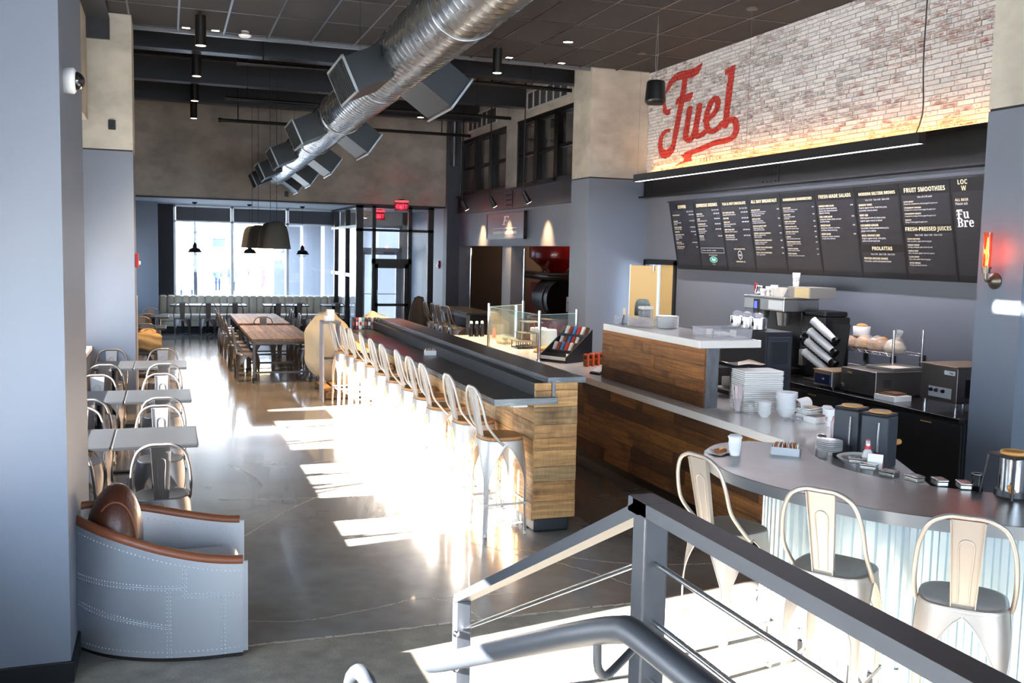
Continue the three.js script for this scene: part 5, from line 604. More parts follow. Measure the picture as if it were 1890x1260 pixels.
// ---------- things on the white counter ----------
{ const t = thing('small_jar', 'small clear glass jar between the straw jar and the bowls', 'jar', [4.55, .91, -6.8]); part(t, 'glass', lathe([[0, 0], [.03, 0], [.033, .008], [.033, .07], [.026, .085], [.026, .1], [.024, .1], [.024, .085], [.03, .07], [.03, .008], [0, .006]]), phys(0xffffff, .03, 0, { transmission: .95, thickness: 0, side: THREE.DoubleSide })); part(t, 'lid_ring', T(new THREE.TorusGeometry(.026, .003, 8, 24), 0, .098, 0, Math.PI / 2), steel);
  const bowl = r => lathe([[0, 0], [r * .45, 0], [r * .5, .004], [r * .98, r * .78], [r, r * .8], [r * .96, r * .8], [r * .46, .008], [0, .007]], 40), bs = bowl(.062), bl = bowl(.092);
  for (let i = 0; i < 7; i++) one('small_bowl', bs, ceramic, i === 6 ? 'topmost small white bowl of the left bowl stack' : i === 0 ? 'bottom small white bowl of the left bowl stack' : 'small white bowl inside the left bowl stack', 'bowl', [4.56, .91 + .0135 * i, -6.62], 0, 'small white bowls');
  for (let i = 0; i < 9; i++) one('large_bowl', bl, ceramic, i === 8 ? 'topmost large white bowl of the right bowl stack' : i === 0 ? 'bottom large white bowl of the right bowl stack' : 'large white bowl inside the right bowl stack', 'bowl', [4.75, .91 + .0165 * i, -6.6], 0, 'large white bowls');
  const tg = slab([[-.19, -.12], [.19, -.12], [.19, .12], [-.19, .12]].map(p => p), 0, .013, .003); const tr = rb(.36, .013, .25, 0, .0065, 0, .006, 3); for (let i = 0; i < 21; i++) { const b = copyOrNew(i); }
  function copyOrNew(i) { return one('food_container', tr, paper, i === 20 ? 'topmost white rectangular container of the tall stack' : i === 0 ? 'bottom white rectangular container of the tall stack' : 'white rectangular container inside the tall stack', 'container', [4.72 + .002 * Math.sin(i * 2), .91 + .0165 * i, -6.98 + .002 * Math.cos(i * 3)], -.12, 'stacked white rectangular containers'); }
  const pp = thing('napkin_pile', 'loose pile of napkins and brown paper right of the bowls', 'napkins', [4.9, .91, -6.5], .3); for (let i = 0; i < 7; i++) part(pp, 'napkin', T(rb(.16, .012, .14, 0, 0, 0, .004), 0, .008 + .013 * i, 0, rr(-.04, .04), rr(-.2, .2), rr(-.03, .03)), paper); part(pp, 'brown_paper', T(bx(.15, .003, .12), -.02, .105, .02, .12, .3, -.08), std(0xcfae88, .8)); part(pp, 'curled_sheet', T(cy(.05, .05, .15, 0, 0, 0, 16, true), .03, .12, -.04, 0, 0, Math.PI / 2 + .1), Object.assign(std(0xf2f0ec, .8), D2));
  const bx1 = thing('carton', 'low white printed carton in front of the napkins', 'box', [4.86, .91, -6.33], .25); part(bx1, 'box', rb(.2, .05, .12, 0, .025, 0, .003), paper); part(bx1, 'label', bx(.18, .001, .1, 0, .0508, 0), std(0x6e5348, .7)); 
  for (const [x, z, l] of [[4.66, -6.42, 'clear plastic lid on the white counter, left of two'], [4.69, -6.36, 'clear plastic lid on the white counter, right of two']]) one('cup_dome', lathe([[0, .03], [.03, .028], [.042, .004], [.045, .0], [.044, 0], [.028, .025], [0, .027]]), plasticClear, l, 'cup dome', [x, .91, z], 0, 'clear plastic lids');
  paperCup('paper_cup', 'white paper cup with red script lettering on the white counter', [4.83, .91, -6.14], .03, .043, .135, false, cupTex, -1.2); paperCup('paper_cup', 'plain white paper cup behind the cup with red lettering', [4.97, .91, -6.36], .03, .04, .11, true);
  one('drain_slot', rb(.06, .002, .014, 4.93, .911, -5.98, .0005), blackMat, 'small dark slot in the white counter right of the straws', 'slot');
}
// pass shelf
{ const pl = lathe([[0, 0], [.07, 0], [.08, .003], [.118, .014], [.12, .017], [.115, .016], [.076, .007], [0, .006]], 44); for (let i = 0; i < 11; i++) one('plate', pl, ceramic, i === 10 ? 'topmost white plate of the stack on the pass shelf' : i === 0 ? 'bottom white plate of the stack on the pass shelf' : 'white plate inside the stack on the pass shelf', 'plate', [4.62, 1.49 + .0105 * i, -8.42], 0, 'white plates on the pass shelf');
  [[4.47, -8.95, 'clear plastic clamshell stack on the pass shelf, left one'], [4.46, -8.62, 'clear plastic clamshell stack on the pass shelf, beside the plates']].forEach(([x, z, l]) => { const t = thing('clamshell_stack', l, 'container', [x, 1.49, z], .1, 'clear clamshells'); for (let i = 0; i < 5; i++) part(t, 'clamshell', rb(.2 - .002 * i, .016, .26, 0, .01 + .017 * i, 0, .006), plasticClear); });
  const j = thing('glass_jar', 'square clear jar with a white lid at the far end of the pass shelf', 'jar', [4.7, 1.49, -9.02]); part(j, 'glass', rb(.12, .15, .12, 0, .075, 0, .015), phys(0xe8ecf0, .05, 0, { transmission: .85, thickness: 0 })); part(j, 'lid', rb(.125, .03, .125, 0, .165, 0, .008), std(0xd6d2c8, .5));
  const c = thing('sign_card', 'small cream card on a black stand at the end of the pass shelf', 'card', [4.42, 1.49, -8.98]); part(c, 'stand', M(rb(.07, .008, .06, 0, .004, 0), T(bx(.012, .1, .012), 0, .05, 0, 0, 0, -.25)), blackMat); part(c, 'card', rb(.012, .08, .055, .012, .13, 0, .003), std(0xd9c3a8, .7));
  const b = thing('clear_tub', 'clear plastic tub with wrapped cups inside at the near end of the pass shelf', 'tub', [4.68, 1.49, -7.5]); part(b, 'tub', M(T(bx(.36, .075, .004), 0, .04, .2, .12), T(bx(.36, .075, .004), 0, .04, -.2, -.12), T(bx(.004, .075, .4), .18, .04, 0, 0, 0, -.12), T(bx(.004, .075, .4), -.18, .04, 0, 0, 0, .12), bx(.35, .004, .39, 0, .004, 0)), plasticClear); part(b, 'rim', M(bx(.39, .006, .012, 0, .078, .206), bx(.39, .006, .012, 0, .078, -.206), bx(.012, .006, .42, .19, .078, 0), bx(.012, .006, .42, -.19, .078, 0)), plasticClear); part(b, 'contents', M(cy(.03, .026, .05, -.06, .01, -.12), cy(.03, .026, .06, .05, .01, .1), rb(.1, .03, .12, 0, .025, 0, .01)), std(0xe6ded0, .7)); 
  const pot = (x, z, l) => { const t = thing('steel_canister', l, 'canister', [x, 1.5, z]); part(t, 'body', lathe([[0, 0], [.075, 0], [.077, .01], [.077, .115], [.073, .12], [0, .12]], 36), chrome); part(t, 'wrapped_lid', sph(.05, -.01, .14, .0, 1, .6, 1, 14), plasticClear); part(t, 'label', T(bx(.03, .04, .002), -.077, .06, .01, 0, Math.PI / 2), blackMat); };
  pot(5.42, -8.4, 'polished steel canister on top of the dark cabinet, left one'); pot(5.42, -8.22, 'polished steel canister on top of the dark cabinet, middle one'); pot(5.42, -8.03, 'polished steel canister on top of the dark cabinet, right one');
  const cab = thing('dark_cabinet', 'tall dark panelled cabinet behind the pass shelf', 'cabinet', [5.5, 0, -8.2]); part(cab, 'carcass', rb(.3, 1.5, .8, 0, .75, 0, .006), std(0x23272e, .5)); part(cab, 'end_panel', rb(.26, .3, .012, 0, 1.3, .405, .004), std(0x2d323a, .45)); part(cab, 'inset_panel', rb(.19, .22, .012, 0, 1.3, .412, .005), std(0x1b1f25, .5));
  const tr2 = thing('parchment_tray', 'dark tray lined with curling parchment beside the dark cabinet', 'tray', [5.05, 1.2, -7.75]); part(tr2, 'tray', rb(.36, .02, .26, 0, 0, 0, .006), std(0x1c1f25, .4, .5)); { const g = new THREE.PlaneGeometry(.36, .28, 14, 8).rotateX(-Math.PI / 2), p = g.attributes.position; for (let i = 0; i < p.count; i++) { const x = p.getX(i), z = p.getZ(i); p.setY(i, .014 + 1.8 * Math.max(0, Math.abs(x) - .1) ** 2 + .008 * Math.sin(18 * x + 12 * z)); } g.computeVertexNormals(); part(tr2, 'parchment', g, Object.assign(std(0xe2d2bc, .8), D2)); } 
  const fr = thing('steel_stand', 'stainless steel stand holding the parchment tray', 'stand', [5.05, 0, -7.75]); part(fr, 'frame', M(bx(.4, .03, .02, 0, 1.17, .15), bx(.4, .03, .02, 0, 1.17, -.15), bx(.02, 1.18, .02, -.19, .59, .15), bx(.02, 1.18, .02, .19, .59, .15), bx(.02, 1.18, .02, -.19, .59, -.15), bx(.02, 1.18, .02, .19, .59, -.15)), steel); part(fr, 'shelf', bx(.4, .015, .3, 0, .98, 0), steel); part(fr, 'paper_stack', rb(.26, .09, .22, 0, 1.035, 0, .003), paper);
}
// ---------- back counter ----------
{ const t = thing('twin_coffee_machine', 'tall twin coffee brewer in steel and black on the back counter', 'machine', [6.62, .92, -9.4]); const blk = std(0x121213, .4), stl = std(0xb7b6b2, .28, .9);
  part(t, 'base', rb(.5, .06, .78, 0, .03, 0, .01), blk); part(t, 'column', rb(.22, .8, .74, .14, .4, 0, .01), blk); part(t, 'head', rb(.46, .14, .78, 0, .76, 0, .01), stl); part(t, 'top', rb(.46, .02, .8, 0, .84, 0, .006), stl); part(t, 'control_panel', rb(.012, .16, .1, -.236, .73, -.13, .003), blk); part(t, 'display', bx(.004, .08, .05, -.244, .745, -.13), glow(0x3a44ff, 1.4)); part(t, 'notice', bx(.003, .1, .27, -.233, .76, .24), paper);
  for (const z of [-.2, .22]) { part(t, 'brew_basket', cy(.085, .06, .15, -.1, .53, z), stl); part(t, 'server', M(lathe([[0, 0], [.085, 0], [.09, .02], [.09, .28], [.07, .34], [0, .35]], 32).translate(-.1, .07, z)), steel); part(t, 'server_collar', cy(.088, .09, .06, -.1, .35, z), blk); part(t, 'server_handle', tube([[-.18, .38, z + .03], [-.24, .36, z + .03], [-.24, .2, z + .03], [-.19, .18, z + .03]], .012, 16, 8), blk); }
  const bk = thing('steel_box', 'grey steel cabinet box with a beige carton standing on the coffee machine', 'box', [6.74, 1.77, -9.0]); part(bk, 'box', rb(.34, .12, .4, 0, .06, 0, .004), std(0x9f9b93, .45, .5)); part(bk, 'beige_front', rb(.006, .11, .26, -.173, .057, .06, .002), std(0xc9b283, .7));
  const ozs = [['12oz', .075, .036, -9.58], ['16oz', .105, .04, -9.46], ['20oz', .125, .042, -9.36], ['24oz', .15, .044, -9.18]]; ozs.forEach(([s, h, r, z], i) => { const tx = canvas(256, 128, c => { c.fillStyle = '#efe9e2'; c.fillRect(0, 0, 256, 128); c.fillStyle = '#2a2a2c'; c.font = '52px serif'; for (let k = 0; k < 2; k++) c.fillText(s, k * 128 + 8, 80); }); paperCup('size_cup', `white sample cup lettered ${s} on top of the coffee machine`, [i === 3 ? 6.66 : 6.5, i === 3 ? 1.892 : 1.77 + (i === 2 ? .0 : 0), z], r * .72, r, h, false, tx, -Math.PI / 2 + .5); });
  const fl = thing('filter_stack', 'stack of fluted white coffee filters on the coffee machine', 'filters', [6.5, 1.77, -9.27]); { const g = lathe([[.05, 0], [.1, .1], [.096, .1], [.048, .004]], 96), p = g.attributes.position; for (let i = 0; i < p.count; i++) { const a = Math.atan2(p.getZ(i), p.getX(i)), k = 1 + .03 * Math.sin(a * 24); p.setX(i, p.getX(i) * k); p.setZ(i, p.getZ(i) * k); } g.computeVertexNormals(); part(fl, 'filters', g, Object.assign(std(0xede4d6, .8), D2)); part(fl, 'inner_filters', cy(.085, .05, .08, 0, .008, 0, 24), std(0xe6dccb, .8)); }
  const cf = thing('glass_carafe', 'small steel carafe with a red handle on the coffee machine', 'carafe', [6.52, 1.77, -9.66]); part(cf, 'body', lathe([[0, 0], [.055, 0], [.065, .03], [.05, .09], [.055, .11], [.05, .11], [0, .1]]), chrome); part(cf, 'handle', tube([[0, .1, -.055], [0, .13, -.1], [0, .06, -.115], [0, .02, -.09]], .012, 16, 8), std(0xa3161c, .4));
  const gr = thing('coffee_grinder', 'tall black coffee grinder with a round chrome dial', 'grinder', [6.78, .92, -8.78]); part(gr, 'body', rb(.34, .66, .4, 0, .33, 0, .02), blk); part(gr, 'hood', rb(.3, .06, .36, 0, .69, 0, .02), blk); part(gr, 'dial', T(lathe([[0, 0], [.075, 0], [.078, .012], [.05, .028], [0, .028]], 36), -.17, .4, -.12, 0, 0, Math.PI / 2), std(0x2a2a2c, .1, .6)); part(gr, 'dial_rim', T(new THREE.TorusGeometry(.08, .006, 8, 36), -.172, .4, -.12, 0, Math.PI / 2), chrome); part(gr, 'chute', rb(.08, .18, .07, -.18, .2, -.12, .01), steel);
  const nt = thing('notice_sheet', 'grey instruction sheet leaning in front of the grinder', 'sign', [6.38, .92, -9.0]); part(nt, 'sheet', T(rb(.006, .24, .22, 0, .12, 0, .002), 0, 0, 0, 0, 0, -.1), std(0xaaa7a4, .6)); part(nt, 'foot', rb(.05, .006, .2, .02, .003, 0, .002), std(0xaaa7a4, .6));
  const rk = thing('cup_rack', 'black angled cup rack holding four tilted columns of paper cups', 'rack', [6.5, .92, -8.45]); part(rk, 'back_plate', T(bx(.02, .62, .36), .16, .3, .0, 0, 0, -.1), blk); part(rk, 'foot', rb(.3, .02, .36, .05, .01, 0, .004), blk); for (let i = 0; i < 4; i++) part(rk, 'tube_cradle', rod([.05, .06 + .12 * i, .16], [-.02, .2 + .12 * i, -.05], .052, 16), blk);
  [[0, 'lowest'], [1, 'second lowest'], [2, 'second highest'], [3, 'highest']].forEach(([i, n]) => { const a = V(6.5, 1.02 + .115 * i, -8.3 + .015 * i), b = V(6.42, 1.2 + .115 * i, -8.62 + .04 * i), d = b.clone().sub(a).normalize(); const t = thing('cup_column', `${n} tilted column of nested white paper cups in the black rack`, 'cups', a.toArray(), 0, 'tilted columns of paper cups'); t.quaternion.setFromUnitVectors(V(0, 1, 0), d); const L = a.distanceTo(b); for (let k = 0; k < 7; k++) part(t, 'cup', lathe([[.033, 0], [.041, .1], [.043, .1], [.043, .104], [.039, .104], [.031, .004]], 24).translate(0, .02 + k * (L - .1) / 6, 0), paper); });
  // wire rack with bread
  const wr = thing('wire_rack', 'chrome wire rack with a bread shelf on the back counter', 'rack', [6.9, .92, -8.25]); for (const [x, z] of [[-.16, -.55], [.2, -.55], [-.16, .58], [.2, .58]]) part(wr, 'post', M(cy(.013, .013, .6, x, 0, z, 10), ...[.1, .2, .3, .4, .5].map(y => cy(.0145, .0145, .006, x, y, z, 10))), chrome); { const w = []; for (let i = 0; i <= 24; i++) w.push(rod([-.16, .36, -.55 + 1.13 * i / 24], [.2, .36, -.55 + 1.13 * i / 24], .003, 5)); for (const x of [-.16, .2]) for (const y of [.335, .362]) w.push(rod([x, y, -.55], [x, y, .58], .004, 6)); for (let i = 0; i < 22; i++) w.push(rod([-.162, i % 2 ? .335 : .362, -.55 + 1.13 * i / 22], [-.162, i % 2 ? .362 : .335, -.55 + 1.13 * (i + 1) / 22], .003, 5)); part(wr, 'wire_shelf', M(w), chrome); }
  const loaf = (r, s) => { const g = new THREE.SphereGeometry(1, 26, 18), p = g.attributes.position; for (let i = 0; i < p.count; i++) { const x = p.getX(i), y = p.getY(i), z = p.getZ(i), q = 1 + .08 * Math.sin(4 * x + s) + .06 * Math.sin(6 * z + 2 * s) + .04 * Math.sin(9 * y + s); p.setXYZ(i, x * r[0] * q, (y < -.4 ? -.4 + (y + .4) * .2 : y) * r[1] * q, z * r[2] * q); } g.computeVertexNormals(); return g; };
  const bag = phys(0xf5f3ee, .12, 0, { transmission: .75, thickness: 0, side: THREE.DoubleSide }); [[-8.68, .09, 0xb57a3e, 'bagged brown loaf at the left end of the wire shelf'], [-8.46, .07, 0xc28c4c, 'round bagged roll second from left on the wire shelf'], [-8.28, .085, 0xcf9e63, 'bagged bread in the middle of the wire shelf'], [-8.06, .09, 0xc08545, 'bagged golden buns right of the middle on the wire shelf'], [-7.84, .085, 0xe0cfb6, 'bagged pale sliced bread at the right end of the wire shelf']].forEach(([z, h, c, l], i) => { const t = thing('bread_bag', l, 'bread', [6.9, 1.285 + h * .45, z], 0, 'bread on the wire shelf'); part(t, 'bread', loaf([.1, h, .1], i * 2), std(c, .8)); part(t, 'plastic_bag', loaf([.115, h * 1.16, .118], i * 3 + 1), bag); if (i === 0 || i === 4) part(t, 'bag_neck', T(cy(.05, .012, .1, 0, 0, 0, 14, true), 0, h * .95, .04, .3, 0, .2), bag); });
  { const t = thing('bread_tub', 'white plastic tub with a bun on top, standing on the bread', 'tub', [6.95, 1.4, -8.4]); part(t, 'tub', lathe([[0, 0], [.08, 0], [.085, .01], [.09, .1], [0, .1]]), std(0xe6e2dc, .4)); part(t, 'bun', sph(.06, 0, .105, 0, 1, .45, 1), std(0xc9985a, .8)); }
  for (const [z, l] of [[-8.62, 'crumpled clear bag hanging left under the wire shelf'], [-8.4, 'crumpled clear bag on the counter under the wire shelf']]) { const t = thing('plastic_bag', l, 'bag', [6.72, .99, z]); const g = loaf([.07, .1, .08], z * 5); part(t, 'bag', g, bag); part(t, 'bag_neck', cy(.03, .01, .12, 0, .08, 0, 12, true), bag); }
  for (const [y, z, l] of [[1.16, -8.6, 'black wall outlet behind the wire rack'], [1.15, -8.18, 'black wall outlet right of the wire rack plug'], [1.2, -7.76, 'black wall outlet above the toaster oven']]) { const t = thing('wall_outlet', l, 'outlet', [XW - .008, y, z], 0, 'black wall outlets'); part(t, 'plate', rb(.012, .12, .075, 0, 0, 0, .003), blackMat); part(t, 'socket', bx(.004, .07, .035, -.007, 0, 0), std(0x050505, .3)); }
  one('power_strip', rb(.05, .04, .2, 7.12, 1.04, -8.7, .006), whiteMat, 'white power strip on the wall counter behind the ovens', 'strip');
  // ovens
  const iv = thing('induction_warmer', 'steel warmer with a dark blue control panel', 'appliance', [6.36, .92, -7.98]); part(iv, 'body', rb(.4, .15, .28, 0, .095, 0, .006), steel); part(iv, 'panel', rb(.008, .1, .24, -.203, .09, 0, .003), std(0x0f2350, .25)); part(iv, 'emblem', bx(.002, .016, .03, -.2085, .095, .02), std(0xd8d8d8, .4)); part(iv, 'top_plate', rb(.42, .012, .3, 0, .176, 0, .004), std(0xb59a78, .35, .6)); for (const z of [-.1, .1]) part(iv, 'foot', cy(.02, .02, .022, -.15, 0, z, 10), blackMat);
  const ov = thing('countertop_oven', 'wide steel countertop oven with side vents and a black knob', 'oven', [6.5, .92, -7.52]); part(ov, 'body', rb(.58, .23, .5, 0, .125, 0, .006), std(0x9f9a94, .3, .95)); part(ov, 'knob', T(cy(.025, .03, .03, 0, 0, 0, 18), -.3, .06, -.2, 0, 0, Math.PI / 2), blackMat); for (let k = 0; k < 4; k++) { part(ov, 'vent_slot', bx(.09, .006, .003, -.16, .1 + .02 * k, .2515), blackMat); part(ov, 'vent_slot', bx(.002, .004, .06, -.2915, .1 + .03 * k, .1), std(0x3c3936, .5)); } part(ov, 'maker_plate', bx(.002, .02, .06, -.2915, .2, -.12), gold); for (const [x, z] of [[-.25, -.2], [-.25, .2], [.25, .2]]) part(ov, 'foot', cy(.02, .02, .012, x, 0, z, 10), blackMat);
  const sp = thing('sheet_pan', 'aluminium sheet pan lying on the countertop oven', 'pan', [6.62, 1.162, -7.5], .12); part(sp, 'pan', M(rb(.4, .006, .34, 0, .005, 0, .002), bx(.4, .024, .008, 0, .014, .168), bx(.4, .024, .008, 0, .014, -.168), bx(.008, .024, .34, .198, .014, 0), bx(.008, .024, .34, -.198, .014, 0)), std(0xbdb9b2, .4, .8)); part(sp, 'paper_sheet', bx(.3, .003, .24, -.02, .012, 0), std(0xd9cbb6, .8));
  const bo = thing('pastry_box', 'flat white box with brown papers on top, in front of the oven', 'box', [6.3, .92, -7.14], .1); part(bo, 'box', rb(.22, .05, .24, 0, .025, 0, .003), paper); part(bo, 'brown_sheets', M(T(rb(.18, .008, .18, 0, .056, 0, .002), 0, 0, 0, 0, .2), rb(.14, .012, .15, .01, .066, .01, .003)), std(0x7a5238, .8));
  const to = thing('conveyor_toaster', 'big steel conveyor toaster on short legs with a dial plate', 'toaster', [6.58, .92, -6.62]); part(to, 'body', rb(.5, .31, .42, 0, .225, 0, .006), std(0x8f8a85, .28, .95)); part(to, 'top_plate', rb(.54, .012, .44, 0, .386, 0, .004), std(0xa08a70, .4, .6)); part(to, 'dial_plate', rb(.004, .09, .26, -.252, .15, .02, .001), std(0xb9bcc0, .4, .3)); for (const z of [-.07, -.01, .07]) part(to, 'dial', T(cy(.014, .017, .02, 0, 0, 0, 14), -.262, .165, z, 0, 0, Math.PI / 2), blackMat); { const lb = canvas(128, 40, c => { c.fillStyle = '#c9ccd0'; c.fillRect(0, 0, 128, 40); c.fillStyle = '#222'; c.font = 'italic bold 26px sans-serif'; c.fillText('Star', 60, 30); }); part(to, 'maker_plate', bx(.003, .035, .12, -.2515, .33, .12), [0, 1, 2, 3, 4, 5].map(i => i === 1 ? std(0xffffff, .4, 0, { map: lb }) : steel)); } part(to, 'slot', bx(.36, .16, .004, .02, .2, .2105), std(0x0a0a0a, .5)); for (const [x, z] of [[-.22, -.18], [-.22, .18], [.22, .18], [.22, -.18]]) part(to, 'leg', M(cy(.012, .012, .075, x, 0, z, 10), cy(.016, .016, .012, x, 0, z, 10)), chrome);
}
// ---------- bakery end of the white counter ----------
{ const t = thing('sneeze_guard', 'glass sneeze guard on chrome posts over the pastry counter', 'guard', [0, .91, 0]); const P = [[4.08, -12.38], [4.2, -10.79], [4.8, -13.0], [4.8, -11.06]]; P.forEach(([x, z]) => { part(t, 'post', cy(.019, .019, .6, x, 0, z, 16), chrome); part(t, 'post_base', cy(.035, .035, .012, x, 0, z, 18), chrome); }); const gl = phys(0xf2fbfa, .02, 0, { transmission: .96, thickness: 0 }); const pane = (a, b, y0, y1) => { const A = V(P[a][0], (y0 + y1) / 2, P[a][1]), B = V(P[b][0], (y0 + y1) / 2, P[b][1]); part(t, 'pane', bar(A.toArray(), B.toArray(), .008, y1 - y0), gl); part(t, 'pane_edge', bar([A.x, y1, A.z], [B.x, y1, B.z], .009, .006), std(0x9fc0bb, .2, 0)); }; pane(0, 2, .08, .55); pane(1, 3, .08, .55); pane(0, 1, .12, .55);
  const st = thing('tiered_stand', 'three slate steps on black wire frames behind the sneeze guard', 'stand', [4.52, .91, -12.15]); [[0, .1, .28, -.1], [.1, .2, .24, -.2], [.2, .34, .2, -.3]].forEach(([x, y, w, z], i) => { part(st, 'slate', rb(.24, .012, .32, x, y, z, .003), std(0x6f7068, .7)); part(st, 'wire_frame', M(...[[-1, -1], [1, -1], [1, 1], [-1, 1]].map(([a, b]) => rod([x + a * .1, 0, z + b * .13], [x + a * .1, y, z + b * .13], .006, 6)), rod([x - .1, .01, z - .13], [x + .1, .01, z - .13], .006, 6), rod([x - .1, .01, z + .13], [x + .1, .01, z + .13], .006, 6)), blackMat); });
  [[4.9, -12.62, 'white round cake tub behind the guard, left of two'], [4.92, -12.3, 'white round cake tub behind the guard, right of two']].forEach(([x, z, l]) => { const b = thing('cake_tub', l, 'tub', [x, .91, z], 0, 'white cake tubs'); part(b, 'tub', lathe([[0, 0], [.12, 0], [.125, .01], [.118, .24], [.11, .245], [0, .245]], 36), whiteMat); part(b, 'base_rim', T(new THREE.TorusGeometry(.124, .005, 6, 36), 0, .01, 0, Math.PI / 2), whiteMat); });
  const dm = thing('pastry_dome', 'clear dome over pale pastries behind the left guard post', 'dome', [4.45, .91, -12.75]); part(dm, 'dome', new THREE.SphereGeometry(.16, 28, 14, 0, 6.3, 0, 1.57).scale(1, .95, 1), plasticClear); for (let i = 0; i < 7; i++) part(dm, 'pastry', sph(.045, .08 * Math.cos(i * 1.05) * (i ? 1 : 0), .035 + (i === 0 ? .05 : 0), .08 * Math.sin(i * 1.05) * (i ? 1 : 0), 1, .7, 1, 12), std(0xc9b48c, .8)); part(dm, 'plate', cy(.17, .17, .01), ceramic);
  const bd = thing('bread_board', 'round wooden board with a flat loaf near the right guard post', 'board', [4.62, .91, -11.65]); part(bd, 'board', cy(.15, .15, .018, 0, 0, 0, 32), std(0x9a6a3a, .6)); part(bd, 'loaf', sph(.1, 0, .045, 0, 1.2, .4, .8), std(0xc8975a, .8)); part(bd, 'handle', rb(.12, .016, .03, 0, .009, .2, .005), std(0x9a6a3a, .6));
  [[4.28, -13.82], [4.36, -13.8], [4.45, -13.82]].forEach(([x, z], i) => { const l = ['left', 'middle', 'right'][i]; const b = thing('water_bottle', `${l} black bottle with white cap of the three on the far counter`, 'bottle', [x, .91, z], 0, 'black bottles on the far counter'); part(b, 'body', lathe([[0, 0], [.035, 0], [.036, .01], [.036, .14], [.028, .18], [.018, .205], [.018, .22], [0, .22]]), std(0x14161a, .2)); part(b, 'cap', lathe([[0, .25], [.014, .25], [.021, .24], [.021, .212]]), whiteMat); part(b, 'band', cy(.0365, .0365, .012, 0, .005, 0, 24, true), std(0xcfcfcf, .4)); });
  one('small_bottle', lathe([[0, 0], [.028, 0], [.03, .01], [.028, .1], [.015, .13], [.014, .15], [0, .15]]), std(0xc2482c, .3), 'small orange-red bottle right of the black bottles', 'bottle', [4.62, .91, -13.75]);
  // candy rack
  const cr = thing('candy_rack', 'black stepped candy rack at the end of the guard', 'rack', [4.36, .91, -10.62], .5); [[0, .04], [.13, .11], [.26, .19], [.36, .29]].forEach(([x, y], i) => { part(cr, 'tier', rb(.13, .012, .4, x, y, 0, .003), blackMat); part(cr, 'lip', rb(.008, .04, .4, x - .065, y + .01, 0, .002), i === 0 ? paper : blackMat); }); for (const z of [-.2, .2]) part(cr, 'side_panel', T(ext(shape([[-.07, 0], [.43, 0], [.43, .38], [-.07, .07]]), .012), 0, 0, z - .006), blackMat);
  const cc = [0xd8d4cc, 0x8c3a2c, 0x3a78a8, 0xc0392f, 0xe8e2d2, 0x5a3a2c]; let q = 0; for (const [x, y] of [[.13, .12], [.26, .2], [.36, .3]]) for (let k = 0; k < 6; k++) { const z = -.15 + .06 * k, p = V(x, y, z).applyAxisAngle(V(0, 1, 0), .5).add(V(4.36, .91, -10.62)); const b = one('snack_bar', T(rb(.03, .12, .045, 0, .055, 0, .008), 0, 0, 0, 0, 0, -.5), std(cc[q++ % 6], .35), 'wrapped snack bar standing in the black candy rack', 'snack', p.toArray(), .5, 'snack bars in the candy rack'); }
  [[4.52, -10.1], [4.61, -10.15], [4.7, -10.2], [4.79, -10.25]].forEach(([x, z], i) => { const l = ['first', 'second', 'third', 'fourth'][i]; const b = thing('snack_pouch', `${l} orange snack pouch from the left beside the candy rack`, 'pouch', [x, .91, z], .25, 'orange snack pouches'); part(b, 'pouch', rb(.03, .15, .085, 0, .075, 0, .012), std(0xd1521c, .4)); part(b, 'window', rb(.004, .055, .07, -.0155, .04, 0, .002), std(0x7a4f22, .5)); part(b, 'label', bx(.002, .04, .05, -.0155, .105, 0), std(0x2b1a14, .5)); });
  const s2 = thing('snack_pouch', 'single orange pouch half hidden behind the pass shelf panel', 'pouch', [4.52, .91, -9.5], .3); part(s2, 'pouch', rb(.03, .16, .09, 0, .08, 0, .012), std(0xd1521c, .4)); part(s2, 'label', bx(.002, .05, .05, -.0155, .09, 0), std(0x2b1a14, .5));
  const cb = thing('card_box', 'small black tilted card box beside the pass shelf panel', 'box', [4.38, .91, -9.42], .3); part(cb, 'tray', T(rb(.14, .02, .16, 0, .04, 0, .004), 0, 0, 0, 0, 0, .4), blackMat); part(cb, 'cards', T(rb(.1, .012, .12, 0, .056, 0, .003), 0, 0, 0, 0, 0, .4), paper); part(cb, 'foot', rb(.1, .04, .15, .01, .02, 0, .004), blackMat);
}
